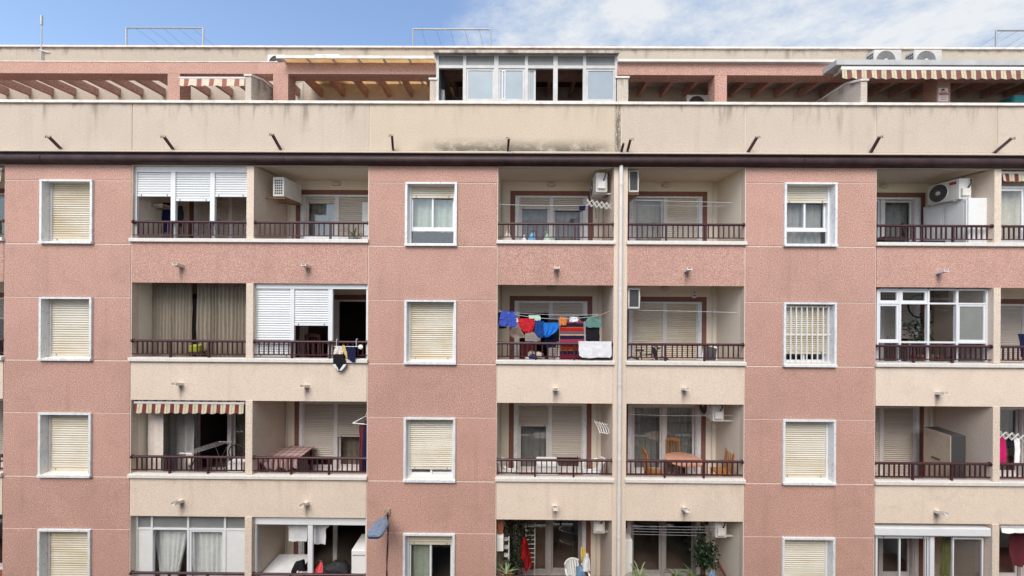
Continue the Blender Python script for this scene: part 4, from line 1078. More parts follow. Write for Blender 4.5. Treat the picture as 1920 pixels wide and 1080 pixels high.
# ================================================================ street lamp on the wall
def street_lamp():
    p = P(727, 959, 0.0); xx, zz = p.x, p.z
    t = thing('street_lamp', (xx, 0.0, zz), 'blue cobra-head street lamp on short wall arm above cable', 'street lamp')
    build(MB().rbox(xx - 0.07, xx + 0.07, -0.035, 0.0, zz - 0.08, zz + 0.08, 0.012), 'wall_plate', 'rust_tip', t)
    build(MB().tube([(xx, -0.03, zz), (xx, -0.16, zz + 0.02), (xx, -0.36, zz + 0.015)], 0.03, 10), 'arm', 'grey_metal', t, smooth=True)
    rows = []
    N, K = 13, 14
    for i in range(N + 1):
        s_ = i / N; yy = -0.26 - 0.68 * s_
        hw = 0.065 + 0.11 * min(1, (s_ / 0.30)) ** 0.7 if s_ < 0.3 else 0.175 + 0.015 * math.sin(s_ * 3) - 0.06 * max(0, (s_ - 0.8) / 0.2) ** 2
        hh = 0.075 * (0.6 + 0.4 * min(1, s_ / 0.3)) * (1 - 0.45 * max(0, (s_ - 0.55) / 0.45) ** 2)
        r_ = []
        for j in range(K + 1):
            a = PI * j / K
            r_.append((xx + hw * math.cos(a), yy, zz - 0.03 + hh * (math.sin(a) ** 0.6)))
        rows.append(r_)
    mb = MB(); mb.grid(rows)
    end = rows[-1]; mb.add(end, [tuple(range(len(end)))]); mb.add(rows[0], [tuple(reversed(range(len(end))))])
    build(mb, 'hood', 'lamp_blue', t, smooth=True, fix=True)
    mb = MB()
    rim = []
    for r_ in rows: rim.append([(r_[0][0] + 0.006, r_[0][1], zz - 0.031), (r_[-1][0] - 0.006, r_[0][1], zz - 0.031)])
    low = [[(a[0] - 0.02, a[1] + 0.0, zz - 0.075), (b[0] + 0.02, b[1], zz - 0.075)] for a, b in rim]
    mb.grid([[a, b] for a, b in rim]); mb.grid([[a, b] for a, b in low]); mb.grid([[rm[0], lw[0]] for rm, lw in zip(rim, low)]); mb.grid([[rm[1], lw[1]] for rm, lw in zip(rim, low)])
    mb.add([rim[-1][0], rim[-1][1], low[-1][1], low[-1][0]], [(0, 1, 2, 3)])
    build(mb, 'housing', 'lamp_navy', t, fix=True)
    build(MB().lathe([(0.03, 0), (0.028, 0.02), (0.0, 0.024)], 10, (xx + 0.02, -0.62, zz + 0.042)), 'photocell', 'mid_grey', t)
    mb = MB(); pts = [(xx, -0.03, zz - 0.07)] + [(xx + 0.012 * math.sin(k * 1.3), -0.022, zz - 0.1 - k * 0.35) for k in range(12)]
    mb.tube(pts, 0.014, 6)
    build(mb, 'cable', 'black', t, smooth=True)
street_lamp()
# ================================================================ things on the balconies
def line(px0, py0, px1, py1, Y0, Y1, label, sag=0.03, n=10, cat='clothesline'):
    a, b = P(px0, py0, Y0), P(px1, py1, Y1); pts = []
    for i in range(n + 1):
        s_ = i / n; p = a.lerp(b, s_); p.z -= sag * 4 * s_ * (1 - s_); pts.append(p)
    return tag(build(MB().tube(pts, 0.0045, 5), 'washing_line', 'cl_white'), label, cat, 'washing lines')
def lab(o, label, cat, group=None): return tag(o, label, cat, group)

# ---- bay 2, second row from the top: laundry balcony left of the downpipe
WG = 'washing on the balcony line'
YLn = 0.10
line(934, 582, 1120, 592, YLn, YLn, 'front washing line carrying shorts and blanket', 0.14)
line(934, 584, 1122, 590, 0.42, 0.42, 'rear washing line behind the red shorts', 0.04)
p, q = P(1117, 594, 0.10), P(1143, 584, 0.12)
lab(build(MB().tube([p, q], 0.012, 6), 'line_holder', 'pine'), 'slim wooden line holder at right end of laundry', 'holder')
def shorts(name, rows, legs, Y, matn, label, amp=0.022):
    """waist panel and two legs of one garment"""
    t = thing(name, P(rows[0][1], legs[0][-1][0], Y), label, 'clothing', WG)
    cloth('waist', rows, Y, matn, amp, 2.2, t)
    for lg in legs: cloth('leg', lg, Y - 0.004, matn, amp, 1.4, t, nx=10, ny=8)
    return t
shorts('shorts', [(583.5, 941, 961), (590, 938, 967), (598, 936.5, 968.5)], [[(598, 936.5, 953), (606, 935.5, 954), (612, 937, 951)], [(598, 952, 968.5), (607, 953, 969), (613.5, 955, 967)]], 0.09, 'cl_violet', 'violet blue shorts pegged leftmost on the laundry line')
shorts('shorts', [(597, 971.5, 1002), (604, 971, 1003), (612, 974, 1002)], [[(612, 974, 988), (618, 977, 990), (622, 981, 990)], [(612, 987, 1002), (618, 988, 1000), (625, 984, 996)]], 0.09, 'cl_red', 'bright red shorts on the laundry line')
lab(cloth('shirt', [(602, 1004, 1020), (612, 1003, 1022), (624, 1002, 1021), (633, 1008, 1018)], 0.11, 'cl_navy', 0.02, 2.0), 'navy shirt between red shorts and bright blue shirt', 'clothing', WG)
lab(cloth('shirt', [(605, 1020, 1047), (612, 1019, 1048), (621, 1020, 1043), (628, 1021, 1033), (632, 1022, 1028)], 0.085, 'cl_blue', 0.022, 2.4), 'bright blue shirt left of the striped blanket', 'clothing', WG)
lab(cloth('blouse', [(614, 961, 975), (622, 955, 979), (629, 957, 984), (634, 964, 984)], 0.40, 'cl_beige', 0.02, 2.0), 'beige blouse hanging low behind the red shorts', 'clothing', WG)
lab(cloth('cloth', [(623, 985, 1013), (632, 984, 1014), (640, 985, 1013)], 0.42, 'cl_offwhite', 0.01, 1.5), 'off-white cloth hanging low behind the navy shirt', 'clothing', WG)
lab(cloth('top', [(591, 991, 1012), (597, 992, 1014), (601, 1000, 1013)], 0.43, 'cl_mint', 0.012, 2.0), 'pale patterned top on the rear line in the dark doorway', 'clothing', WG)
lab(cloth('top', [(594, 1050, 1061), (602, 1048, 1063), (610, 1049, 1061)], 0.095, 'cl_orange', 0.02, 2.5), 'small orange top at upper left corner of the striped blanket', 'clothing', WG)
lab(cloth('cap', [(594, 1069, 1081), (599, 1067, 1085), (604, 1068, 1083)], 0.12, 'cl_white', 0.02, 1.5), 'small white garment above the striped blanket', 'clothing', WG)
lab(cloth('blanket', [(602, 1051, 1093), (620, 1050, 1095), (650, 1050, 1096), (675, 1050, 1096)], 0.135, 'blanket', 0.012, 2.0, nx=26, ny=26), 'long striped red, navy and orange blanket', 'blanket', WG)
lab(cloth('trousers', [(607, 1099, 1124), (625, 1098, 1124), (640, 1099, 1124)], 0.13, 'cl_black', 0.02, 2.0), 'black trousers below the green shorts', 'clothing', WG)
lab(cloth('scarf', [(592, 1086, 1121), (598, 1087, 1116), (603, 1090, 1102)], 0.14, 'cl_black', 0.02, 2.0), 'black scarf bunched on the line right of the blanket', 'clothing', WG)
lab(cloth('shorts', [(594, 1104, 1123), (601, 1099, 1126), (609, 1098, 1127.5), (614, 1102, 1126)], 0.085, 'cl_green', 0.025, 2.0), 'grey green shorts rightmost on the laundry line', 'clothing', WG)
lab(cloth('leggings', [(596, 1024, 1046), (612, 1030, 1048), (640, 1036, 1048)], 0.44, 'cl_black', 0.03, 2.0), 'black leggings on the rear line behind the bright blue shirt', 'clothing', WG)
lab(cloth('vest', [(586, 934, 944), (600, 934, 947), (616, 936, 950)], 0.16, 'cl_black', 0.02, 1.5), 'black vest behind the violet blue shorts', 'clothing', WG)
lab(cloth('top', [(628, 1022, 1040), (640, 1020, 1044), (652, 1024, 1042)], 0.30, 'cl_darknavy', 0.03, 2.0), 'dark navy top hanging below the bright blue shirt', 'clothing', WG)
lab(cloth('sock', [(597, 967, 971), (604, 967, 972)], 0.088, 'cl_offwhite', 0.01, 1, nx=5, ny=5), 'pale sock between violet blue and red shorts', 'clothing', WG)
lab(cloth('towel', [(640, 1085, 1146.5), (655, 1085, 1147), (667, 1086, 1146.5), (671, 1092, 1144)], -0.03, 'cl_white', 0.012, 2.6, nx=26, ny=16), 'white towel draped over the railing', 'towel', WG)
lab(cloth('rug', [(668, 1086, 1147), (676, 1086, 1147)], 0.12, 'dark_grey', 0.004, 1), 'dark folded mat behind the white towel', 'mat')
t = thing('laundry_basket', (P(1003, 670, 0.5).x, 0.55, ZF[1]), 'heap of clothes in a basket behind the railing, below the shirts', 'basket')
build(MB().lathe([(0.20, 0.0), (0.25, 0.45), (0.23, 0.45), (0.19, 0.02)], 16, (P(1003, 670, 0.5).x, 0.55, ZF[1] + 0.001)), 'basket', 'cl_plaid', t, smooth=True)
for k in range(6):
    a = k * 1.1; c0 = Vector((P(1003, 670, 0.5).x + 0.13 * math.cos(a), 0.55 + 0.1 * math.sin(a), ZF[1] + 0.47 + 0.05 * (k % 3)))
    mb = MB(); mb.lathe([(0.02, -0.09), (0.11, -0.05), (0.12, 0.03), (0.03, 0.09)], 9, c0, sx=1.1, sy=0.9); build(mb, 'folded_cloth', ['cl_white', 'cl_darknavy', 'cl_beige', 'cl_white', 'cl_navy', 'cl_offwhite'][k], t, smooth=True)
px = P(1046.5, 660, 0.3).x
lab(build(MB().lathe([(0.045, 0), (0.05, 0.02), (0.05, 0.60), (0.03, 0.68), (0.02, 0.74), (0.022, 0.76)], 12, (px, 0.30, ZF[1] + 0.002)), 'tall_jug', 'cl_white', smooth=True), 'slim white container left of the striped blanket', 'container')
lab(cloth('coat', [(640, 976, 1000), (660, 975, 1003), (676, 978, 1004)], 0.9, 'cl_maroon', 0.03, 2.0), 'brown coat hanging in front of the door behind laundry', 'clothing', WG)

# ---- swimwear on the rail
SW = 'swimwear hung over the rail'
YS = -0.085
t = thing('swimsuit', P(636, 697, YS), 'black swimsuit with pale top hanging from the rail', 'swimsuit', SW)
cloth('body', [(664, 625, 643), (675, 624.5, 648), (683, 624.5, 649), (690, 629, 643), (697, 634, 638)], YS, 'cl_black', 0.012, 1.6, t)
cloth('bust', [(650, 629, 641), (656, 626, 644), (664, 625, 643)], YS - 0.006, 'cl_offwhite', 0.014, 2.0, t)
cloth('trim', [(683, 624, 629), (690, 628, 633), (695, 633, 635)], YS - 0.01, 'cl_white', 0.003, 1, t, ny=6, nx=4)
cloth('trim', [(683, 644, 649.5), (690, 639, 645), (695, 636, 640)], YS - 0.01, 'cl_white', 0.003, 1, t, ny=6, nx=4)
lab(cloth('swim_shorts', [(650, 650, 666), (660, 649, 667), (672, 651, 666), (679, 660, 666)], YS, 'cl_darknavy', 0.012, 2.0), 'navy swim shorts beside the black swimsuit', 'shorts', SW)
lab(cloth('scarf', [(647, 642, 646), (660, 645, 650), (671, 648, 652)], YS - 0.012, 'cl_yellow', 0.008, 1.0, nx=6), 'yellow striped tie between black swimsuit and navy shorts', 'clothing', SW)
t = thing('clip_hanger', P(655, 650, 0.0), 'white clip hanger bar with round dial hooked on the rail', 'hanger')
a, b = P(626, 649.5, -0.08), P(672, 650, -0.08)
build(MB().tube([a, b], 0.008, 6), 'hanger_bar', 'cl_white', t)
for px in (631, 668): 
    c0, c1 = P(px, 649.5, -0.08), P(px, 637, -0.03); build(MB().tube([c0, c1, c1 + Vector((0.0, 0.05, 0.02)), c1 + Vector((0.0, 0.11, -0.02))], 0.006, 5), 'hook', 'cl_white', t)
c0 = P(676.5, 650.5, -0.085); build(MB().lathe([(0.055, 0.0), (0.058, -0.012), (0.045, -0.02), (0.0, -0.02)], 16, c0, axis='Y'), 'dial', 'sign_white', t, smooth=True)

# ---- curtains of bay 1, second row
lab(curtain(X(272, 0.55), X(360, 0.55), ZF[1] + 0.05, ZL[1] + 0.02, 0.55, 'cur_taupe', None, 'balcony_curtain', amp=0.03, folds=15, seed=2.1), 'taupe balcony curtain, left half of the pair', 'curtain', 'taupe balcony curtains')
lab(curtain(X(368, 0.55), X(463, 0.55), ZF[1] + 0.05, ZL[1] + 0.02, 0.55, 'cur_taupe', None, 'balcony_curtain', amp=0.035, folds=13, seed=5.4), 'taupe balcony curtain, right half of the pair', 'curtain', 'taupe balcony curtains')
x_, zf_ = P(370, 650, 0.35).x, ZF[1]
t = thing('stool', (x_, 0.34, zf_), 'lime green box on a stool in front of taupe curtains', 'stool')
build(MB().rbox(x_ - 0.13, x_ + 0.13, 0.24, 0.42, zf_ + 0.62, zf_ + 0.80, 0.03), 'box', 'cl_lime', t)
for sx in (-1, 1):
    for sy in (-1, 1): build(MB().bar((x_ + sx * 0.15, 0.34 + sy * 0.1, zf_), (x_ + sx * 0.12, 0.34 + sy * 0.08, zf_ + 0.6), 0.03, 0.03), 'leg', 'dark_wood', t)
build(MB().box(x_ - 0.17, x_ + 0.17, 0.23, 0.45, zf_ + 0.6, zf_ + 0.619), 'seat', 'dark_wood', t)
p = P(459, 563, 0.35)
lab(build(MB().lathe([(0.02, 0.16), (0.03, 0.10), (0.06, 0.06), (0.065, -0.10), (0.03, -0.16)], 12, (BX[1][1] - 0.07, 0.42, p.z)), 'wall_lantern', 'plastic_white', smooth=True), 'small white lantern on wall beside taupe curtains', 'lantern')

# ---- folding airers
def airer(c, span, n, size, label, axis=(1, 0, 0), drop=(0, 0, -0.03), tilt=0.0):
    """scissor lattice of thin bars"""
    c = Vector(c); ax = Vector(axis).normalized(); t = thing('folding_airer', c, label, 'airer', 'folding airers')
    up = Vector((0, 0, 1)) * math.cos(tilt) + Vector((0, -1, 0)) * math.sin(tilt)
    st = span / n; dr = Vector(drop)
    for k in range(n):
        o = c + ax * (st * k) + dr * k
        for s_ in (0, 1):
            for yy in (0.0, 0.10):
                off = Vector((0, yy, 0))
                a = o + off + up * (size if s_ else 0); b = o + off + ax * st + dr + up * (0 if s_ else size)
                build(MB().bar(a, b, 0.014, 0.012), 'slat', 'plastic_white', t)
    return t
airer(P(1101, 385, 0.30), P(1147, 385, 0.30).x - P(1101, 385, 0.30).x, 5, 0.16, 'white folding airer fixed below outdoor unit, top floor', drop=(0, 0, -0.02))
airer(P(1873, 822, 0.25), 0.62, 4, 0.17, 'white folding airer holding pink and black clothes at right edge', drop=(0, 0, -0.02))
t = thing('wall_airer', P(1130, 800, 0.5), 'white wall airer with slanting hoops above plastic chairs', 'airer')
for k in range(6):
    a = P(1113.5 + 5 * k, 788 + 1.2 * k, 0.55); b = P(1125 + 4.6 * k, 812 + 0.7 * k, 0.35)
    build(MB().tube([a, a.lerp(b, 0.5) + Vector((0.02, 0, 0.0)), b, b + Vector((0.05, 0, 0.05))], 0.010, 5), 'hoop', 'plastic_white', t)
for (f, y_) in ((0.15, 0.52), (0.92, 0.36)):
    a = P(1113.5, 788, 0.55).lerp(P(1125, 812, 0.35), f); b = P(1138.5, 794, 0.55).lerp(P(1148, 815.5, 0.35), f)
    build(MB().tube([a, b], 0.008, 5), 'rail', 'plastic_white', t)
# peg rack with hanging bits, top floor
x_ = P(1087, 380, 0.5)
t = thing('peg_hanger', x_, 'violet cloth and peg strings hanging beside folding airer, top floor', 'hanger')
cloth('cloth', [(384, 1086, 1098), (395, 1086, 1097)], 0.5, 'cl_darknavy', 0.02, 1.5, t)
for px, l_ in ((1108, 30), (1131, 34), (1117, 20)): build(MB().tube([P(px, 390, 0.4), P(px + 1, 390 + l_, 0.42)], 0.008, 5), 'string', 'dark_grey', t)
# drying rack inside the shuttered balcony (top left) with stacked hangers
t = thing('shelf_rack', P(280, 395, 0.6), 'white wire shelf with folded things behind half-raised shutters', 'shelf')
a = P(265, 378, 0.45); b = P(280, 394, 0.45)
for k in range(7): 
    xx = a.x + (b.x - a.x) * k / 6; build(MB().box(xx - 0.012, xx + 0.012, 0.44, 0.46, b.z, a.z), 'bar', 'plastic_white', t)
build(MB().box(a.x, P(304, 390, 0.75).x, 0.47, 0.95, b.z + 0.05, b.z + 0.075), 'shelf_board', 'plastic_white', t)
build(MB().rbox(b.x + 0.01, b.x + 0.30, 0.5, 0.85, b.z + 0.076, b.z + 0.13, 0.02), 'folded_cloth', 'cl_beige', t); build(MB().rbox(b.x + 0.03, b.x + 0.27, 0.52, 0.82, b.z + 0.131, b.z + 0.19, 0.02), 'folded_cloth', 'cl_offwhite', t)
lab(cloth('coat', [(380, 306, 320), (400, 304, 322), (436, 303, 322)], 0.75, 'cl_darknavy', 0.03, 2.0), 'dark navy coat hanging under wire shelf', 'clothing')
lab(cloth('dress', [(386, 331, 341), (400, 330, 343), (425, 331, 342)], 0.6, 'cl_black', 0.03, 1.6), 'black garment hanging behind middle raised shutter', 'clothing')
# tube lounger on its side
def lounger(px, Y, r, label):
    x_ = P(px, 445, Y).x; zf_ = ZF[r]
    t = thing('folding_lounger', (x_, Y, zf_), label, 'lounger', 'folding loungers')
    for yy in (0, 0.25):
        build(MB().tube([(x_ - 0.5, Y + yy, zf_ + 0.02), (x_ - 0.25, Y + yy, zf_ + 0.42), (x_, Y + yy, zf_ + 0.56), (x_ + 0.3, Y + yy, zf_ + 0.52), (x_ + 0.5, Y + yy, zf_ + 0.02)], 0.014, 6), 'tube_frame', 'pine', t, smooth=True)
    build(MB().grid([[(x_ - 0.27 + 0.08 * i, Y + yy, zf_ + 0.40 + 0.14 * math.sin(PI * (i + 1) / 8)) for i in range(7)] for yy in (0.01, 0.24)]), 'canvas', 'dark_grey', t, smooth=True)
lounger(444, 0.75, 0, 'folded lounger behind rightmost raised shutter')
lounger(312, 0.65, 0, 'folded lounger below the wire shelf')

# ---- top row, open balcony: plant, frilled table
def strap_plant(base, n, length, matn, droop=0.6, width=0.02, seed=1, parent=None, name='leaf', up=0.8):
    rnd = random.Random(seed); base = Vector(base)
    for k in range(n):
        a = 2 * PI * k / n + rnd.uniform(-0.3, 0.3); el = rnd.uniform(0.35, 1.0) * up
        L_ = length * rnd.uniform(0.7, 1.1); d = Vector((math.cos(a), math.sin(a), 0)); sd = Vector((-d.y, d.x, 0)); rows = []
        for i in range(7):
            s_ = i / 6
            c_ = base + d * (L_ * s_ * (1 - 0.25 * el)) + Vector((0, 0, L_ * (el * s_ * 1.5 - droop * s_ * s_ * 1.2)))
            w_ = width * (0.7 + 0.8 * s_) * (1 - s_ ** 2.2) + 0.001
            rows.append([c_ - sd * w_, c_ + Vector((0, 0, -w_ * 0.35)), c_ + sd * w_])
        build(MB().grid(rows), name, matn, parent, smooth=True)
def pot(c, r, h, matn, parent):
    return build(MB().lathe([(r * 0.72, 0), (r * 0.95, h * 0.85), (r * 1.06, h * 0.86), (r * 1.06, h), (r * 0.92, h), (r * 0.9, h * 0.88), (0.0, h * 0.88)], 16, c, 0), 'pot', matn, parent, smooth=True)
x_ = P(664, 440, 0.35).x
t = thing('potted_plant', (x_, 0.35, ZF[0]), 'potted plant with arching leaves on open top-floor balcony', 'plant', 'potted plants')
pot((x_, 0.35, ZF[0] + 0.35), 0.13, 0.26, 'grey_metal', t); build(MB().rbox(x_ - 0.14, x_ + 0.14, 0.21, 0.49, ZF[0], ZF[0] + 0.349, 0.01), 'stand', 'dark_wood', t)
strap_plant((x_, 0.35, ZF[0] + 0.60), 15, 0.46, 'leaf_pale', 0.5, 0.018, 3, t)
x_ = P(616, 440, 0.55).x
t = thing('side_table', (x_, 0.62, ZF[0]), 'low table with frilled white cloth beside potted plant', 'table')
build(MB().box(x_ - 0.55, x_ + 0.55, 0.45, 0.85, ZF[0] + 0.62, ZF[0] + 0.64), 'tabletop', 'plastic_white', t)
for sx in (-1, 1):
    for sy in (0.48, 0.82): build(MB().bar((x_ + sx * 0.5, sy, ZF[0]), (x_ + sx * 0.5, sy, ZF[0] + 0.62), 0.03, 0.03), 'leg', 'plastic_white', t)
fr = []
for j in range(5):
    fr.append([(x_ - 0.58 + 1.16 * i / 60, 0.44 - 0.02 * j / 4 + 0.02 * math.sin(i * 1.1) * j / 4, ZF[0] + 0.65 - 0.20 * j / 4 * (0.85 + 0.15 * math.sin(i * 0.55))) for i in range(61)])
build(MB().grid(fr), 'frilled_cloth', 'cl_white', t, smooth=True)
lab(build(MB().box(P(678.5, 400, D - 0.1).x, P(705, 400, D - 0.1).x, D - 0.08, D - 0.05, ZF[0] + 0.01, z(379, D - 0.1, 685)), 'white_board', 'white_pvc'), 'plain white board standing against shutter, top floor', 'board')
# bags on the next balcony
def bag(px, py, Y, r, s, matn, label, seed):
    rnd = random.Random(seed); p_ = P(px, py, Y); zt_ = p_.z; zf_ = ZF[r]
    mb = MB(); prof = [(0.7 * s, 0), (1.0 * s, 0.12), (0.95 * s, (zt_ - zf_) * 0.55), (0.5 * s, (zt_ - zf_) * 0.85), (0.16 * s, zt_ - zf_), (0.3 * s, zt_ - zf_ + 0.05)]
    mb.lathe(prof, 14, (p_.x, Y, zf_ + 0.002), sy=0.8)
    mb.v = [v + Vector((noise.noise(v * 9 + Vector((seed, 0, 0))), noise.noise(v * 9 + Vector((0, seed, 0))), 0)) * 0.05 if v.z > zf_ + 0.01 else v for v in mb.v]
    return lab(build(mb, 'plastic_bag', matn, smooth=True), label, 'bag', 'bags on the top-floor balcony')
bag(953, 437, 0.45, 0, 0.22, 'cl_offwhite', 'bulging off-white bag at left end of top-floor railing', 1)
bag(998, 436, 0.40, 0, 0.17, 'cl_sky', 'sky blue plastic bag behind top-floor railing', 2)
bag(1026, 438, 0.40, 0, 0.2, 'cl_mint', 'pale green plastic bag behind top-floor railing', 3)
bag(983, 444, 0.55, 0, 0.15, 'cl_white', 'small white bag left of the sky blue bag', 4)
line(934, 383, 1105, 385, 0.2, 0.35, 'thin line across balcony with plastic bags', 0.02)
line(1180, 375, 1372, 380, 0.5, 0.25, 'upper line across empty top-floor balcony', 0.0)
line(1180, 384, 1360, 386, 0.8, 0.6, 'lower line across empty top-floor balcony', 0.02)
line(1179, 581, 1382, 586, 0.5, 0.3, 'line across balcony with closed shutters and bicycle', 0.0)
line(1180, 777, 1372, 779, 0.5, 0.4, 'line across balcony with round table', 0.02)
for k in range(4): line(1176, 986 + k * 5, 1360, 988 + k * 5.5, 0.35 + 0.15 * k, 0.35 + 0.15 * k, ('topmost', 'second', 'third', 'lowest')[k] + ' of the lines across plant-filled lowest balcony', 0.01)

# ---- white cabinet, top row right
def cabinet():
    y0, y1 = 0.14, 1.22; xr = P(1852, 420, y0).x; xl = P(1814.5, 420, y0).x; zt_ = P(1833, 371, y0).z
    t = thing('cabinet', ((xl + xr) / 2, (y0 + y1) / 2, ZF[0]), 'tall white two-door cabinet below outdoor unit with red badge', 'cabinet')
    build(MB().rbox(xl + 0.02, xr, y0, y1, ZF[0] + 0.002, zt_, 0.008), 'carcass', 'white_pvc', t)
    for k in range(2):
        a = y0 + 0.03 + (y1 - y0 - 0.06) * k / 2; b = a + (y1 - y0 - 0.06) / 2 - 0.012
        dr = build(MB().rbox(xl - 0.002, xl + 0.0195, a, b, ZF[0] + 0.06, zt_ - 0.03, 0.005), 'door', 'white_alu', t)
        build(MB().box(xl - 0.006, xl - 0.0025, a + 0.06, b - 0.06, ZF[0] + 0.14, zt_ - 0.11), 'door_panel', 'appliance', dr)
cabinet()
x_ = P(1678, 450, 0.6).x
t = thing('bench', (x_, 0.55, ZF[0]), 'black crates and cushions behind railing left of white cabinet', 'crates')
build(MB().rbox(x_ - 0.50, x_ + 0.02, 0.35, 0.8, ZF[0], ZF[0] + 0.72, 0.02), 'crate', 'black', t); build(MB().rbox(x_ + 0.05, x_ + 0.45, 0.4, 0.85, ZF[0], ZF[0] + 0.60, 0.02), 'crate', 'dark_grey', t); build(MB().rbox(x_ + 0.47, x_ + 1.0, 0.3, 0.7, ZF[0], ZF[0] + 0.62, 0.03), 'crate', 'black', t)
lab(build(MB().lathe([(0.05, 0), (0.05, 0.9), (0.02, 1.05), (0.02, 1.2)], 10, (P(1695, 430, 1.1).x, 1.15, ZF[0] + 0.002)), 'umbrella', 'cl_black', smooth=True), 'closed black umbrella leaning by door, top floor right', 'umbrella')

# ---- bicycles
def wheel_parts(t, c, R_, M=None):
    tw = build(MB().torus(c, R_, 0.02, 0, 30, 8, M), 'tyre', 'black', t, smooth=True)
    mb = MB(); mb.torus(c, R_ - 0.03, 0.008, 0, 30, 6, M)
    for k in range(10):
        a = 2 * PI * k / 10; d = Vector((math.cos(a), 0, math.sin(a))) * (R_ - 0.03); d = M @ d if M else d
        mb.bar(Vector(c), Vector(c) + d, 0.003, 0.003)
    build(mb, 'rim', 'grey_metal', t)
def bicycle(px, Y, r, label, col='dark_grey', s=1.0, flip=1):
    x_ = P(px, 660, Y).x; zf_ = ZF[r]; R_ = 0.30 * s
    t = thing('bicycle', (x_, Y, zf_), label, 'bicycle', 'bicycles')
    q = lambda a, b, c=0.0: Vector((x_ + flip * a * s, Y + c, zf_ + b * s))
    wheel_parts(t, q(-0.5, 0.32), R_); wheel_parts(t, q(0.5, 0.32), R_)
    mb = MB()
    for a, b in (((-0.5, 0.32), (-0.12, 0.28)), ((-0.12, 0.28), (-0.22, 0.78)), ((-0.5, 0.32), (-0.2, 0.68)), ((-0.2, 0.68), (0.33, 0.72)), ((-0.12, 0.28), (0.35, 0.64)), ((0.32, 0.80), (0.5, 0.32))): mb.tube([q(*a), q(*b)], 0.017, 7)
    build(mb, 'frame', col, t)
    build(MB().tube([q(0.32, 0.80), q(0.30, 0.95), q(0.34, 0.97, -0.25), q(0.22, 0.95, -0.29)], 0.014, 6), 'handlebar', 'black', t); build(MB().tube([q(0.30, 0.95), q(0.34, 0.97, 0.25), q(0.22, 0.95, 0.29)], 0.014, 6), 'handlebar', 'black', t)
    mb = MB(); mb.lathe([(0.02, 0), (0.08, 0.02), (0.07, 0.05), (0.01, 0.06)], 10, q(-0.24, 0.80), sx=1.5); build(mb, 'saddle', 'black', t, smooth=True)
bicycle(1213, 0.75, 1, 'dark bicycle behind railing below closed cream shutters', s=0.8)
def folded_chair(px, Y, r, label, lean):
    x_ = P(px, 660, Y).x; zf_ = ZF[r]
    t = thing('folding_chair', (x_, Y, zf_), label, 'chair', 'folding chairs')
    for sy in (-0.2, 0.2): build(MB().tube([(x_ - 0.12, Y + sy, zf_ + 0.02), (x_ + lean * 0.5, Y + sy, zf_ + 0.45), (x_ + lean, Y + sy, zf_ + 0.82)], 0.015, 6), 'leg', 'plastic_white', t); build(MB().tube([(x_ + 0.25, Y + sy, zf_ + 0.02), (x_ - 0.05, Y + sy, zf_ + 0.45)], 0.015, 6), 'leg', 'plastic_white', t)
    build(MB().grid([[(x_ + lean * 0.55, Y - 0.19, zf_ + 0.5), (x_ + lean * 0.55, Y + 0.19, zf_ + 0.5)], [(x_ + lean, Y - 0.19, zf_ + 0.81), (x_ + lean, Y + 0.19, zf_ + 0.81)]]), 'backrest', 'dark_grey', t)
    build(MB().rbox(x_ - 0.06, x_ + 0.26, Y - 0.2, Y + 0.2, zf_ + 0.43, zf_ + 0.46, 0.01), 'seat', 'dark_grey', t)
folded_chair(1238, 0.45, 1, 'folding chair with white tubes in middle of bicycle balcony', -0.18)
x_ = P(1331, 660, 0.5).x
t = thing('folding_chair', (x_, 0.5, ZF[1]), 'dark folding chair tilted behind railing, right of bicycle', 'chair', 'folding chairs')
mb = MB(); mb.M = Matrix.Translation((x_, 0.5, ZF[1] + 0.60)) @ Matrix.Rotation(0.28, 4, 'Y') @ Matrix.Rotation(-0.3, 4, 'X'); mb.rbox(-0.16, 0.16, -0.012, 0.012, -0.2, 0.22, 0.01); build(mb, 'backrest', 'dark_grey', t)
mb = MB(); mb.M = Matrix.Translation((x_, 0.5, ZF[1] + 0.60)) @ Matrix.Rotation(0.28, 4, 'Y') @ Matrix.Rotation(-0.3, 4, 'X'); mb.ring(-0.20, 0.20, -0.24, 0.26, -0.012, 0.012, 0.03); build(mb, 'tube_frame', 'plastic_white', t)
for sx in (-0.18, 0.18): build(MB().tube([(x_ + sx, 0.55, ZF[1] + 0.40), (x_ + sx - 0.05, 0.35, ZF[1])], 0.014, 6), 'leg', 'plastic_white', t); build(MB().tube([(x_ + sx, 0.5, ZF[1] + 0.40), (x_ + sx - 0.05, 0.75, ZF[1])], 0.014, 6), 'leg', 'plastic_white', t)
# alarm plate on back wall
a = P(1301, 551, D - 0.01)
t = lab(build(MB().rbox(a.x - 0.055, a.x + 0.055, D - 0.05, D - 0.008, a.z - 0.12, a.z + 0.08, 0.008), 'alarm_box', ['sign_white']), 'white alarm box on wall above closed cream shutters', 'alarm')
build(MB().box(a.x - 0.04, a.x + 0.04, D - 0.054, D - 0.0505, a.z - 0.06, a.z - 0.02), 'print_band', 'sign_red', t); build(MB().disc((a.x, D - 0.0515, a.z + 0.04), 0.025, 0, 12), 'dome', 'black', t)

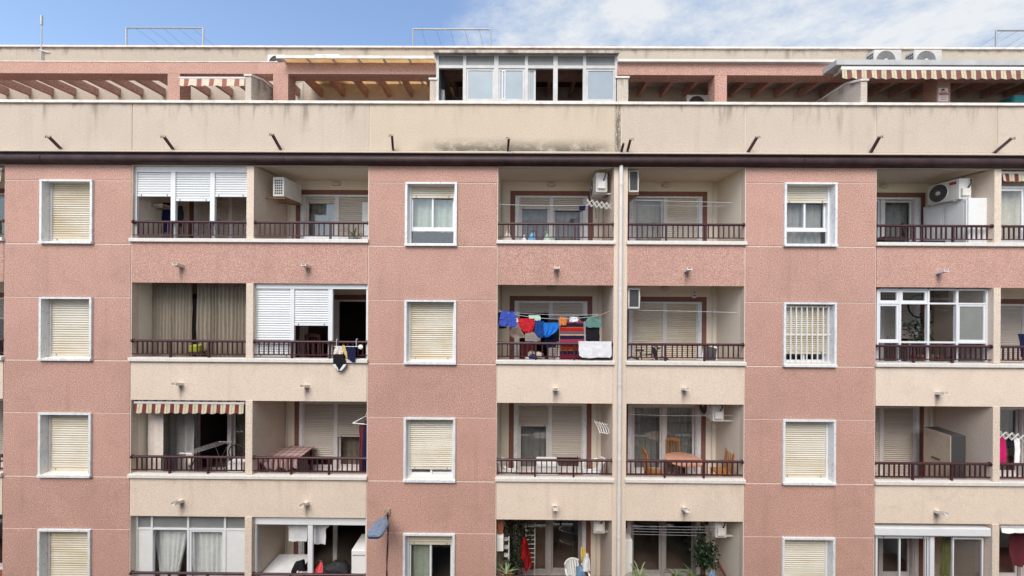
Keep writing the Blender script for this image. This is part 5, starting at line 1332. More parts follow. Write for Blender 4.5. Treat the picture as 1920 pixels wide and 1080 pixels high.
# ---- glazed balcony, right: things inside
x_ = P(1722, 610, 0.6).x
t = thing('house_plant', (x_, 0.62, ZF[1]), 'dark leafy plant on stand in glazed balcony', 'plant')
build(MB().bar((x_, 0.62, ZF[1]), (x_, 0.62, ZF[1] + 0.75), 0.05, 0.05), 'stand', 'dark_wood', t); pot((x_, 0.62, ZF[1] + 0.75), 0.12, 0.2, 'dark_grey', t)
def leaf_mass(c, sx, sy, sz, n, size, matn, parent, seed, name='foliage'):
    rnd = random.Random(seed); mb = MB(); c = Vector(c)
    cl = [Vector((rnd.gauss(0, 0.5) * sx, rnd.gauss(0, 0.5) * sy, rnd.uniform(-1, 1) * sz)) for _ in range(max(4, n // 14))]
    for k in range(n):
        q = cl[k % len(cl)] + Vector((rnd.gauss(0, 0.22) * sx, rnd.gauss(0, 0.22) * sy, rnd.gauss(0, 0.2) * sz)); d = Vector((rnd.gauss(0, 1), rnd.gauss(0, 1), rnd.gauss(-0.2, 0.8))).normalized()
        s_ = d.cross(Vector((rnd.gauss(0, 1), rnd.gauss(0, 1), rnd.gauss(0, 1)))).normalized(); L_ = size * rnd.uniform(0.6, 1.3); p_ = c + q
        mb.add([p_, p_ + d * L_ * 0.5 + s_ * L_ * 0.25, p_ + d * L_, p_ + d * L_ * 0.5 - s_ * L_ * 0.25], [(0, 1, 2, 3)])
    o = build(mb, name, matn, parent); o['kind'] = 'stuff'
    return o
leaf_mass((x_, 0.62, ZF[1] + 1.25), 0.22, 0.2, 0.32, 260, 0.11, 'leaf_dark', t, 5)
c = P(1724, 574, 0.9)
lab(build(MB().torus(c, 0.30, 0.02, 0, 30, 8), 'bicycle_wheel', 'black', smooth=True), 'dark bicycle wheel hung up high inside glazed balcony', 'hoop')  # bicycle wheel, modelled as a plain dark ring
bicycle(1810, 0.7, 1, 'bicycle lying low behind railing of glazed balcony', 'dark_wood', 0.9, -1)
for px, s_, lb in ((1738, 0.20, 'brown cardboard box left of the two in glazed balcony'), (1757, 0.17, 'brown cardboard box right of the two in glazed balcony')):
    x_ = P(px, 670, 0.5).x; lab(build(MB().rbox(x_ - s_, x_ + s_, 0.42, 0.75, ZF[1] + 0.002, ZF[1] + 0.62, 0.006), 'cardboard_box', 'pine'), lb, 'box', 'cardboard boxes')
x_ = P(1795, 560, 1.2).x
lab(build(MB().rbox(x_ - 0.4, x_ + 0.4, 1.22, 1.345, Z(598, 1.25, 1790), Z(590, 1.25, 1790) + 0.1, 0.01), 'coat_rack', 'leaf_mid'), 'dark green coat shelf on back wall of glazed balcony', 'shelf')
lab(build(MB().tube([P(1765, 582, 1.0), P(1788, 583, 1.0)], 0.02, 8), 'tube_lamp', 'plastic_white'), 'white tube lamp under ceiling of glazed balcony', 'lamp')
# right edge
x_ = P(1914, 635, 0.3).x
lab(cloth('jacket', [(626, 1908, 1925), (640, 1912, 1932), (670, 1914, 1936)], 0.25, 'cl_darknavy', 0.02, 2.0), 'navy jacket at right edge beside glazed balcony', 'clothing')

# ---- third row: ironing corner under striped awning
t = thing('sheet_screen', (X(310, 0.8), 0.8, ZF[2]), 'pale sheet hung as a screen under striped awning', 'sheet')
curtain(P(304, 820, 0.82).x, P(364, 820, 0.82).x, ZF[2] + 0.05, ZL[2] + 0.02, 0.82, 'cur_grey', t, 'sheet', folds=4, amp=0.035)
curtain(P(277, 820, 0.38).x, P(306, 820, 0.38).x, ZF[2] + 0.05, ZL[2] + 0.02, 0.38, 'cur_sheet', t, 'sheet', folds=2, amp=0.012)
t = thing('drying_rack', (P(375, 850, 0.7).x, 0.7, ZF[2]), 'folding drying rack set up like an ironing board under striped awning', 'drying rack')
A = P(336, 856, 0.45); zt_ = ZF[2] + 0.86; xa_, xb_ = P(342, 850, 0.5).x, P(388, 838, 0.95).x
for k in range(4):
    f = k / 3; build(MB().tube([(xa_ + 0.30 * f, 0.42, zt_ - 0.02), (xa_ + 0.45 + 0.34 * f, 1.18, zt_ + 0.02)], 0.006, 5), 'rod', 'alu_dull', t)
for a, b in (((xa_, 0.42), (xa_ + 0.32, 0.42)), ((xa_ + 0.44, 1.18), (xa_ + 0.80, 1.18))): build(MB().tube([(a[0], a[1], zt_), (b[0], b[1], zt_)], 0.012, 6), 'end_bar', 'plastic_white', t)
for yy, dx_ in ((0.5, 0.4), (1.1, 0.4)):
    build(MB().tube([(xa_ + 0.05 + (yy - 0.5) * 0.5, yy, zt_), (xa_ + dx_ + (yy - 0.5) * 0.5, yy, ZF[2])], 0.012, 6), 'leg', 'dark_grey', t); build(MB().tube([(xa_ + dx_ + (yy - 0.5) * 0.6, yy, zt_), (xa_ + 0.05 + (yy - 0.5) * 0.5, yy, ZF[2])], 0.012, 6), 'leg', 'dark_grey', t)
cloth('hung_cloth', [(851, 348, 361), (862, 347, 361), (872, 348, 358)], 0.41, 'cl_offwhite', 0.02, 1.5, t)
def bent_chair(px, Y, r, label, matn, facing=0.0, s=1.0, round_back=True, slats=4, name='chair', group='balcony chairs', h=0.88):
    x_ = P(px, 860, Y).x; zf_ = ZF[r]; t = thing(name, (x_, Y, zf_), label, 'chair', group)
    M = Matrix.Translation((x_, Y, zf_)) @ Matrix.Rotation(facing, 4, 'Z') @ Matrix.Scale(s, 4)
    def nb(): q = MB(); q.M = M; return q
    build(nb().rbox(-0.20, 0.20, -0.20, 0.20, 0.43, 0.46, 0.012), 'seat', matn, t)
    for sx in (-0.17, 0.17): build(nb().bar((sx, -0.17, 0.0), (sx, -0.17, 0.43), 0.032, 0.032), 'leg', matn, t)
    for sx in (-0.17, 0.17): build(nb().bar((sx, 0.19, 0.0), (sx, 0.17, 0.43), 0.032, 0.032), 'leg', matn, t)
    if round_back:
        pts = [(-0.18, 0.18, 0.46), (-0.20, 0.20, 0.70)] + [(-0.20 * math.cos(PI * k / 8), 0.21, 0.72 + 0.18 * math.sin(PI * k / 8)) for k in range(9)] + [(0.20, 0.20, 0.70), (0.18, 0.18, 0.46)]
        build(nb().tube(pts, 0.014, 7), 'back_frame', matn, t, smooth=True)
    else:
        for sx in (-0.18, 0.18): build(nb().bar((sx, 0.18, 0.46), (sx, 0.24, h - 0.02), 0.035, 0.03), 'back_post', matn, t)
        arc = [[(-0.19 + 0.38 * i / 8, 0.24, h - 0.03 + 0.035 * math.sin(PI * i / 8) + dz) for i in range(9)] for dz in (0.04, -0.05)]
        q = nb(); q.grid(arc); q.grid([[(a[0], a[1] + 0.025, a[2]) for a in reversed(rw)] for rw in arc]); q.grid([arc[0][::-1], [(a[0], a[1] + 0.025, a[2]) for a in arc[0][::-1]]]); build(q, 'top_rail', matn, t)
    for k in range(slats):
        sx = -0.12 + 0.24 * k / (slats - 1); build(nb().bar((sx, 0.185, 0.46), (sx, 0.235 if not round_back else 0.21, h - 0.07 if not round_back else 0.72 + 0.18 * math.sqrt(max(0, 1 - (sx / 0.2) ** 2)) - 0.02), 0.022 if not round_back else 0.014, 0.012), 'slat', matn, t)
    return t
bent_chair(455, 0.95, 2, 'black bentwood chair beside white stool under striped awning', 'black', PI, 1.08)
x_ = P(452, 880, 0.35).x
t = thing('storage_box', (x_, 0.36, ZF[2]), 'white box behind railing at right end under striped awning', 'box')
build(MB().rbox(x_ - 0.24, x_ + 0.16, 0.2, 0.5, ZF[2] + 0.002, ZF[2] + 0.70, 0.015), 'box', 'plastic_white', t); build(MB().rbox(x_ - 0.255, x_ + 0.165, 0.19, 0.51, ZF[2] + 0.701, ZF[2] + 0.73, 0.01), 'lid', 'plastic_white', t)
bent_chair(594, 0.95, 1, 'dark carved chair inside half-shuttered balcony above swimsuit', 'dark_wood', PI, 1.05, False, 4, h=0.98)
# ---- third row: checked table, hanging clothes
x_ = P(541, 855, 0.8).x; zt_ = ZF[2] + 0.74
t = thing('garden_table', (x_, 0.85, ZF[2]), 'table under a checked pink cloth in corner of balcony', 'table')
build(MB().rbox(x_ - 0.46, x_ + 0.46, 0.45, 1.25, zt_ - 0.03, zt_, 0.008), 'tabletop', 'check_cloth', t)
for sx in (-0.4, 0.4):
    for yy in (0.52, 1.18): build(MB().bar((x_ + sx, yy, ZF[2]), (x_ + sx, yy, zt_ - 0.031), 0.045, 0.045), 'leg', 'cl_maroon', t)
rows = [[(x_ - 0.475 + 0.95 * i / 40, 0.44 - 0.03 * j / 5 - 0.025 * math.sin(i * 0.9) * j / 5, zt_ + 0.003 - 0.30 * j / 5 * (0.85 + 0.15 * math.cos(i * 0.45))) for i in range(41)] for j in range(6)]
build(MB().grid(rows), 'cloth_front', 'check_cloth', t, smooth=True)
rows = [[(x_ - 0.47 - 0.02 * math.sin(i * 0.8) * j / 5 - 0.02 * j / 5, 0.44 + 0.8 * i / 30, zt_ + 0.003 - 0.28 * j / 5) for i in range(31)] for j in range(6)]
build(MB().grid(rows), 'cloth_side', 'check_cloth', t, smooth=True)
x_ = P(507, 875, 0.35).x
t = thing('deck_chair', (x_, 0.42, ZF[2]), 'red framed deck chair with pale canvas left of checked table', 'chair')
for yy in (0.28, 0.62): build(MB().bar((x_ - 0.12, yy, ZF[2]), (x_ - 0.22, yy, ZF[2] + 0.70), 0.04, 0.03), 'leg', 'cl_maroon', t); build(MB().bar((x_ + 0.25, yy, ZF[2]), (x_ - 0.17, yy, ZF[2] + 0.66), 0.04, 0.03), 'leg', 'cl_maroon', t)
build(MB().grid([[(x_ - 0.16 + 0.14 * i / 6, yy, ZF[2] + 0.66 - 0.36 * (i / 6)) for i in range(7)] for yy in (0.30, 0.60)]), 'canvas', 'cl_white', t)
HG = 'clothes on hangers beside checked table'
t = thing('clothes_hanger', P(680, 795, 0.25), 'wire clothes hangers at right end of checked table balcony', 'hanger')
for dy in (0.0, 0.07):
    a, b = P(661, 794 - dy * 20, 0.22 + dy), P(694, 796, 0.22 + dy); m_ = P(686, 780, 0.22 + dy)
    build(MB().tube([a, b, m_, a], 0.007, 5), 'wire', 'plastic_white', t); build(MB().tube([m_, m_ + Vector((0.02, 0, 0.10)), m_ + Vector((0.06, 0, 0.13))], 0.006, 5), 'hook', 'plastic_white', t)
lab(cloth('jacket', [(797, 674, 683), (840, 673.5, 683), (884, 673, 682)], 0.26, 'cl_maroon', 0.025, 1.2, nx=10), 'maroon jacket on hanger, left of three hanging garments', 'clothing', HG)
lab(cloth('jacket', [(790, 684, 692), (840, 680, 690), (884, 679, 690)], 0.24, 'cl_darknavy', 0.025, 1.2, nx=10), 'dark navy jacket on hanger, middle of three hanging garments', 'clothing', HG)
lab(cloth('jacket', [(797, 686, 700), (840, 684, 700), (884, 684, 700)], 0.32, 'cl_teal', 0.025, 1.2, nx=10), 'teal jacket on hanger, rightmost of three hanging garments', 'clothing', HG)

# ---- third row: plastic chairs and table
def plastic_chair(x_, Y, zf_, facing, label, group='white plastic chairs'):
    t = thing('plastic_chair', (x_, Y, zf_), label, 'chair', group)
    M = Matrix.Translation((x_, Y, zf_)) @ Matrix.Rotation(facing, 4, 'Z')
    def nb(): q = MB(); q.M = M; return q
    # local front is -Y
    seat = [[(-0.23 + 0.46 * i / 8, -0.23 + 0.46 * j / 8, 0.42 - 0.025 * math.sin(PI * i / 8) * math.sin(PI * j / 8) + (0.0 if j else -0.03)) for i in range(9)] for j in range(9)]
    q = nb(); q.grid(seat); q.grid([[(a[0], a[1], a[2] - 0.02) for a in reversed(r_)] for r_ in seat]); build(q, 'seat', 'plastic_white', t, smooth=True)
    q = nb(); N = 12
    for k in range(7):
        a0, a1 = -0.9 + 1.8 * k / 7 + 0.03, -0.9 + 1.8 * (k + 1) / 7 - 0.03
        st = []
        for j in range(7):
            v_ = j / 6; rr_ = 0.27 + 0.03 * v_
            st.append([(rr_ * math.sin(a) * (1 - 0.10 * v_ ** 3), -0.02 + 0.24 * math.cos(a) + 0.09 * v_, 0.44 + 0.36 * v_ - 0.05 * v_ * abs(a) ** 2) for a in (a0, a1)])
        q.grid(st); q.grid([[(p_[0] * 1.04, p_[1] + 0.015, p_[2]) for p_ in reversed(r_)] for r_ in st])
    rim = []
    for k in range(13):
        a = -0.92 + 1.84 * k / 12; rim.append((0.30 * math.sin(a) * 0.92, 0.07 + 0.24 * math.cos(a), 0.81 - 0.05 * abs(a) ** 2))
    q.tube(rim, 0.022, 8); build(q, 'backrest', 'plastic_white', t, smooth=True)
    for s_ in (-1, 1):
        q = nb(); q.tube([(s_ * 0.25, 0.13, 0.72), (s_ * 0.285, 0.02, 0.66), (s_ * 0.285, -0.16, 0.64), (s_ * 0.27, -0.24, 0.58), (s_ * 0.26, -0.25, 0.42)], 0.026, 8); build(q, 'armrest', 'plastic_white', t, smooth=True)
        q = nb(); q.bar((s_ * 0.235, -0.22, 0.43), (s_ * 0.265, -0.27, 0.0), 0.05, 0.04); build(q, 'leg', 'plastic_white', t)
        q = nb(); q.bar((s_ * 0.22, 0.20, 0.43), (s_ * 0.24, 0.28, 0.0), 0.05, 0.04); build(q, 'leg', 'plastic_white', t)
    return t
Yc = 0.42
plastic_chair(P(951, 875, Yc).x, Yc, ZF[2], PI / 2 + 0.15, 'white plastic armchair left of white plastic table')
plastic_chair(P(1111, 875, Yc).x, Yc, ZF[2], -PI / 2 - 0.15, 'white plastic armchair right of white plastic table')
x_ = P(1026, 880, 0.45).x
t = thing('plastic_table', (x_, 0.5, ZF[2]), 'small white plastic table between two armchairs', 'table')
build(MB().rbox(x_ - 0.27, x_ + 0.27, 0.25, 0.78, ZF[2] + 0.66, ZF[2] + 0.70, 0.015), 'tabletop', 'plastic_white', t)
build(MB().add([(x_ - 0.25, 0.27, ZF[2] + 0.65), (x_ + 0.25, 0.27, ZF[2] + 0.65), (x_ + 0.29, 0.22, ZF[2] + 0.20), (x_ - 0.29, 0.22, ZF[2] + 0.20), (x_ - 0.25, 0.29, ZF[2] + 0.65), (x_ + 0.25, 0.29, ZF[2] + 0.65), (x_ + 0.29, 0.24, ZF[2] + 0.20), (x_ - 0.29, 0.24, ZF[2] + 0.20)], [(0, 3, 2, 1), (4, 5, 6, 7), (0, 1, 5, 4), (2, 3, 7, 6), (0, 4, 7, 3), (1, 2, 6, 5)]), 'apron', 'plastic_white', t)
for sx in (-0.24, 0.24):
    for yy in (0.30, 0.72): build(MB().bar((x_ + sx * 1.1, yy, ZF[2]), (x_ + sx, yy, ZF[2] + 0.66), 0.05, 0.05), 'leg', 'plastic_white', t)

# ---- third row: round table and orange chairs
x_, Yt = P(1282, 870, 0.62).x, 0.62
t = thing('round_table', (x_, Yt, ZF[2]), 'oval wooden table with pinkish top on balcony right of downpipe', 'table')
build(MB().lathe([(0.0, 0.70), (0.44, 0.70), (0.47, 0.715), (0.47, 0.735), (0.45, 0.745), (0.0, 0.746)], 36, (x_, Yt, ZF[2]), sy=0.95), 'tabletop', 'table_top', t, smooth=True)
build(MB().lathe([(0.05, 0.03), (0.035, 0.3), (0.05, 0.70)], 12, (x_, Yt, ZF[2])), 'pedestal', 'dark_wood', t, smooth=True)
for k in range(4):
    a = PI / 4 + k * PI / 2; build(MB().bar((x_, Yt, ZF[2] + 0.12), (x_ + 0.34 * math.cos(a), Yt + 0.34 * math.sin(a), ZF[2] + 0.02), 0.05, 0.04), 'foot', 'dark_wood', t)
OC = 'orange wooden chairs round the oval table'
bent_chair(1267, 1.12, 2, 'orange wooden chair behind the oval table', 'orange_wood', 0, 1.0, False, 4, group=OC, h=0.98)
bent_chair(1226, 0.50, 2, 'orange wooden chair left of the oval table', 'orange_wood', PI / 2, 1.0, False, 4, group=OC, h=1.0)
bent_chair(1352, 0.60, 2, 'orange wooden chair right of the oval table', 'orange_wood', -PI / 2, 1.0, False, 4, group=OC, h=1.0)

# ---- third row right: tall cupboard
def cupboard():
    y0, y1 = 0.30, 0.96; xl, xr = P(1783, 850, y0).x, P(1811, 850, y0).x; zt_ = P(1797, 817, y0).z
    t = thing('cupboard', ((xl + xr) / 2, 0.63, ZF[2]), 'tall cupboard with pale wood front and dark side', 'cupboard')
    build(MB().rbox(xl + 0.02, xr, y0, y1, ZF[2] + 0.002, zt_, 0.006), 'carcass', 'dark_grey', t)
    build(MB().rbox(xl - 0.001, xl + 0.0195, y0 + 0.01, y1, ZF[2] + 0.03, zt_ - 0.01, 0.004), 'door', 'pale_wood', t)
    build(MB().box(xl - 0.02, xl - 0.0015, 0.55, 0.75, ZF[2] + 0.80, ZF[2] + 0.82), 'handle', 'black', t)
cupboard()
RC_ = 'clothes on airer at right edge'
lab(cloth('sweater', [(818, 1875, 1884), (840, 1873, 1889), (868, 1873, 1887)], 0.26, 'cl_pink', 0.03, 1.5), 'magenta sweater on airer at right edge', 'clothing', RC_)
lab(cloth('top', [(822, 1888, 1900), (834, 1888, 1902), (840, 1890, 1900)], 0.28, 'cl_black', 0.02, 1.5), 'black top between magenta sweater and grey cardigan', 'clothing', RC_)
lab(cloth('cardigan', [(822, 1902, 1912), (845, 1903, 1913), (868, 1902, 1910)], 0.26, 'cur_white', 0.02, 1.5), 'pale grey cardigan on airer at right edge', 'clothing', RC_)

# ---- lowest row
e = 0
lab(curtain(P(288, 1030, 0.32).x, P(350, 1030, 0.32).x, ZS[3] - 0.2, Z(994, 0.32, 320), 0.33, 'cur_white', None, 'tied_curtain', folds=7, amp=0.03, gather=0.62, side=-0.1, seed=1.2), 'white curtain gathered to a point in lowest glazed balcony', 'curtain', 'white curtains in lowest glazed balcony')
lab(curtain(P(356, 1030, 0.32).x, P(418, 1030, 0.32).x, ZS[3] - 0.2, Z(996, 0.32, 390), 0.33, 'cur_white', None, 'tied_curtain', folds=6, amp=0.03, gather=0.15, side=1, seed=3.2), 'white curtain hanging flat in lowest glazed balcony', 'curtain', 'white curtains in lowest glazed balcony')
TW = 'white shirts drying in lowest balcony'
lab(cloth('t_shirt', [(978, 537, 580), (986, 538, 580), (988, 541, 577), (1012, 541, 576), (1015, 541, 575)], 0.36, 'cl_white', 0.012, 1.6), 'white T-shirt drying, left of the two', 'clothing', TW)
lab(cloth('t_shirt', [(978, 577, 613), (988, 577, 618), (991, 578, 611), (1016, 578, 611), (1020, 579, 610)], 0.36, 'cl_white', 0.014, 2.2), 'white T-shirt drying, right of the two', 'clothing', TW)
line(480, 979, 686, 983, 0.37, 0.37, 'line under ceiling with two white T-shirts', 0.0)
x_ = P(540, 1062, 0.6).x; zt_ = P(540, 1066, 0.5).z
t = thing('ironing_table', (x_, 0.6, ZF[3]), 'table under a white cloth behind lowest railing', 'table')
build(MB().rbox(x_ - 0.52, x_ + 0.42, 0.25, 1.05, zt_ - 0.03, zt_, 0.01), 'tabletop', 'cl_white', t)
for sx in (-0.45, 0.36):
    for yy in (0.32, 0.98): build(MB().bar((x_ + sx, yy, ZF[3]), (x_ + sx, yy, zt_ - 0.031), 0.04, 0.04), 'leg', 'plastic_white', t)
rows = [[(x_ - 0.53 + 0.96 * i / 40, 0.245 - 0.02 * math.sin(i * 0.7) * j / 4, zt_ + 0.004 - 0.35 * j / 4) for i in range(41)] for j in range(5)]
build(MB().grid(rows), 'cloth_front', 'cl_white', t, smooth=True)
def heap(px, py, Y, zb_, sx, sy, sz, matn, label, seed, cat='clothing', group=None):
    p_ = P(px, py, Y); mb = MB(); mb.lathe([(0.001, 0), (1, 0.02), (0.95, 0.35), (0.7, 0.75), (0.35, 0.95), (0.001, 1.0)], 18, (0, 0, 0))
    out = []
    for v in mb.v:
        q = Vector((v.x * sx, v.y * sy, v.z * sz)); n_ = noise.noise_vector(q * 7 + Vector((seed, seed, 0))) * 0.07
        if v.z < 0.01: n_ = Vector((n_.x, n_.y, 0))
        out.append(Vector((p_.x, Y, zb_)) + q + Vector((n_.x, n_.y, max(0, n_.z) if v.z < 0.1 else n_.z)))
    mb.v = out
    return lab(build(mb, 'garment_heap', matn, smooth=True, fix=True), label, cat, group)
HP = 'clothes heaped on the white table'
heap(562, 1064, 0.42, zt_ + 0.006, 0.17, 0.16, 0.26, 'cl_black', 'black clothes heaped on white table', 1, group=HP)
heap(566, 1070, 0.28, zt_ + 0.006, 0.14, 0.08, 0.12, 'cl_offwhite', 'off-white clothes heaped in front of black clothes', 2, group=HP)
t = thing('laundry_bag', (P(597, 1075, 0.25).x, 0.32, ZF[3]), 'coral red carrier bag behind lowest railing', 'bag')
cloth('bag_side', [(1054, 599, 604), (1062, 594, 605), (1072, 589, 605), (1085, 587, 602)], 0.24, 'cl_coral', 0.02, 1.5, t); cloth('bag_back', [(1056, 598, 604), (1066, 592, 605), (1085, 586, 602)], 0.36, 'cl_maroon', 0.02, 1.5, t)
build(MB().tube([P(592, 1056, 0.3), P(598, 1050, 0.3), P(604, 1052, 0.3), P(604, 1058, 0.3)], 0.01, 5), 'handle', 'dark_grey', t)
x0_, x1_ = P(659, 1040, 0.30).x, P(690, 1040, 0.30).x
t = thing('freezer', ((x0_ + x1_) / 2, 0.6, ZF[3]), 'white fridge with grey top at right end of lowest balcony', 'fridge')
zt_ = P(672, 1031, 0.30).z
build(MB().rbox(x0_, x1_ + 0.1, 0.30, 0.95, ZF[3] + 0.002, zt_, 0.012), 'body', 'appliance', t); build(MB().rbox(x0_ + 0.01, x1_ + 0.1, 0.28, 0.2995, ZF[3] + 0.05, zt_ - 0.11, 0.006), 'door', 'appliance', t); build(MB().rbox(x0_ + 0.01, x1_ + 0.1, 0.28, 0.2995, zt_ - 0.10, zt_ - 0.01, 0.006), 'door', 'appliance', t)
build(MB().box(x0_ + 0.04, x1_ - 0.03, 0.272, 0.2795, zt_ - 0.135, zt_ - 0.115), 'handle', 'mid_grey', t)
heap(632, 1062, 0.9, ZF[3] + 0.45, 0.3, 0.2, 0.22, 'dark_grey', 'dark bag on a seat behind lowest railing', 5, 'bag')
x_ = P(632, 1062, 0.9).x
t = thing('stool', (x_, 0.9, ZF[3]), 'low dark bench carrying dark bag in lowest balcony', 'bench')
build(MB().rbox(x_ - 0.5, x_ + 0.3, 0.7, 1.1, ZF[3] + 0.40, ZF[3] + 0.445, 0.01), 'seat', 'dark_grey', t)
for sx in (-0.45, 0.25):
    for yy in (0.74, 1.06): build(MB().bar((x_ + sx, yy, ZF[3]), (x_ + sx, yy, ZF[3] + 0.40), 0.04, 0.04), 'leg', 'dark_grey', t)
# plants, red garment and chair, lowest row left of the downpipe
t = thing('climbing_plant', (P(965, 1040, 0.7).x, 0.75, ZF[3]), 'dense dark climbing plant behind red garment', 'plant')
xk = P(965, 1040, 0.75).x
leaf_mass((xk, 0.8, ZF[3] + 1.25), 0.42, 0.22, 0.85, 900, 0.10, 'leaf_dark', t, 21)
for k in range(4): build(MB().tube([(xk - 0.1 + 0.09 * k, 0.8, ZF[3] + 0.2), (xk - 0.16 + 0.12 * k, 0.82, ZF[3] + 1.0), (xk - 0.1 + 0.1 * k, 0.78, ZF[3] + 1.9)], 0.012, 5), 'stem', 'dark_wood', t)
pot((xk, 0.8, ZF[3]), 0.2, 0.3, 'dark_grey', t)
x_ = P(949, 1068, 0.32).x
t = thing('potted_plant', (x_, 0.32, ZF[3]), 'aloe-like plant in terracotta pot at left end of lowest railing', 'plant', 'potted plants')
build(MB().rbox(x_ - 0.15, x_ + 0.15, 0.18, 0.46, ZF[3] + 0.001, ZF[3] + 0.55, 0.01), 'stand', 'dark_wood', t); pot((x_, 0.32, ZF[3] + 0.551), 0.14, 0.26, 'pot', t)
strap_plant((x_, 0.32, ZF[3] + 0.78), 14, 0.40, 'leaf_pale', 0.30, 0.018, 8, t, up=0.75)
lab(cloth('jacket', [(1008, 980, 986), (1016, 978, 990), (1030, 977, 993), (1044, 976, 996), (1052, 982, 997), (1060, 983, 995), (1063, 984, 989), (1074, 984, 987)], 0.40, 'cl_deepred', 0.09, 1.8, ny=22), 'red garment hanging among plants, lowest row', 'clothing')
lab(cloth('tunic', [(976, 930, 943), (990, 931, 944), (1006, 934, 942)], 0.3, 'pot', 0.02, 1.2), 'rust brown cloth hanging at left wall of lowest row', 'clothing')
a0, a1 = P(930, 1020, 0.22), P(944, 1020, 0.22)
lab(build(MB().rbox(BX[3][0] + 0.002, a1.x, 0.20, 0.34, P(937, 1033, 0.22).z, P(937, 1006, 0.22).z, 0.01), 'meter_box', 'appliance'), 'white meter box on left wall of lowest row', 'box')
t = thing('shoe_rack', P(950, 1040, 0.6), 'white wall rack below the meter box', 'rack')
for k in range(3): build(MB().box(P(945, 1010 + 15 * k, 0.55).x, P(954, 1010 + 15 * k, 0.55).x, 0.5, 0.62, P(950, 1012 + 15 * k, 0.55).z, P(950, 1010 + 15 * k, 0.55).z), 'shelf', 'plastic_white', t)
build(MB().box(P(953, 1030, 0.55).x, P(955, 1030, 0.55).x, 0.5, 0.62, P(950, 1050, 0.55).z, P(950, 1006, 0.55).z), 'upright', 'plastic_white', t)
t = thing('rack_ladder', P(995, 1050, 0.9), 'dark slatted towel rack behind red garment', 'rack')
xa_, xb_ = P(986, 1020, 0.85).x, P(1003, 1020, 0.85).x
for xx in (xa_, xb_): build(MB().tube([(xx, 0.9, ZF[3]), (xx, 0.9, ZF[3] + 1.75)], 0.014, 6), 'upright', 'alu_dull', t)
for k in range(9): build(MB().tube([(xa_, 0.9, ZF[3] + 0.7 + 0.12 * k), (xb_, 0.9, ZF[3] + 0.7 + 0.12 * k)], 0.010, 5), 'rung', 'alu_dull', t)
plastic_chair(P(1081, 1080, 0.55).x, 0.60, ZF[3] + 0.0, 0.45, 'white plastic armchair heaped with clothes, lowest row')
x_ = P(1085, 1060, 0.6).x
heap(1088, 1055, 0.62, ZF[3] + 0.44, 0.16, 0.14, 0.36, 'cl_denim', 'blue grey clothes heaped on plastic chair', 7, group='clothes heaped on plastic chair')
lab(cloth('scarf', [(1025, 1089, 1096), (1035, 1088, 1099), (1052, 1090, 1097)], 0.55, 'cl_yellow', 0.03, 1.4), 'mustard scarf standing up from heaped plastic chair', 'clothing', 'clothes heaped on plastic chair')
lab(cloth('shirt', [(1038, 1098, 1103), (1050, 1094, 1106), (1072, 1092, 1107)], 0.5, 'cl_white', 0.03, 1.4), 'pale shirt draped over right arm of plastic chair', 'clothing', 'clothes heaped on plastic chair')
# lowest row, right of the downpipe
x0_, x1_ = BX[4][0] + 0.004, P(1186, 1040, 0.5).x
t = thing('refrigerator', ((x0_ + x1_) / 2, 0.75, ZF[3]), 'white fridge behind downpipe in plant-filled lowest balcony', 'fridge')
zt_ = P(1178, 1013, 0.5).z
build(MB().rbox(x0_, x1_, 0.52, 1.1, ZF[3] + 0.001, zt_, 0.012), 'body', 'appliance', t); build(MB().rbox(x0_ + 0.005, x1_ - 0.005, 0.497, 0.5195, ZF[3] + 0.05, zt_ - 0.02, 0.006), 'door', 'appliance', t)
t = thing('potted_plant', (x0_ + 0.13, 0.8, zt_), 'small plant in clay pot on top of white fridge', 'plant', 'potted plants')
pot((x0_ + 0.13, 0.8, zt_ + 0.001), 0.085, 0.14, 'pot', t); leaf_mass((x0_ + 0.13, 0.8, zt_ + 0.25), 0.1, 0.1, 0.1, 60, 0.09, 'leaf_dark', t, 31)
for px, n_, L_, mt, lb, sd, Y_ in ((1200, 20, 0.52, 'leaf_pale', 'spider plant with pale leaves at left of lowest railing', 4, 0.28), (1268, 16, 0.42, 'leaf_mid', 'spider plant in middle of plant-filled lowest railing', 6, 0.26), (1298, 18, 0.42, 'leaf_mid', 'spider plant next to grey sacks, lowest railing', 9, 0.28)):
    x_ = P(px, 1070, Y_).x
    t = thing('potted_plant', (x_, Y_, ZF[3]), lb, 'plant', 'potted plants')
    build(MB().rbox(x_ - 0.12, x_ + 0.12, Y_ - 0.11, Y_ + 0.11, ZF[3] + 0.001, ZF[3] + 0.60, 0.01), 'stand', 'dark_wood', t); pot((x_, Y_, ZF[3] + 0.601), 0.12, 0.2, 'pot', t); strap_plant((x_, Y_, ZF[3] + 0.79), n_, L_, mt, 0.75, 0.014, sd, t, up=0.9)
x_ = P(1323, 1045, 0.75).x
t = thing('shrub', (x_, 0.75, ZF[3]), 'dark upright shrub below outdoor unit, lowest row', 'shrub')
leaf_mass((x_, 0.75, ZF[3] + 1.05), 0.26, 0.18, 0.28, 900, 0.10, 'leaf_dark', t, 41); leaf_mass((x_ - 0.14, 0.75, ZF[3] + 1.55), 0.10, 0.1, 0.26, 180, 0.10, 'leaf_dark', t, 42)
build(MB().tube([(x_, 0.75, ZF[3] + 0.3), (x_ - 0.05, 0.75, ZF[3] + 1.0), (x_ - 0.14, 0.75, ZF[3] + 1.7)], 0.02, 6), 'stem', 'dark_wood', t); pot((x_, 0.75, ZF[3]), 0.22, 0.36, 'dark_grey', t)
heap(1333, 1075, 0.42, ZF[3], 0.24, 0.18, 0.86, 'cl_denim', 'grey blue sack below the dark shrub', 11, 'sack', 'sacks beside the shrub')
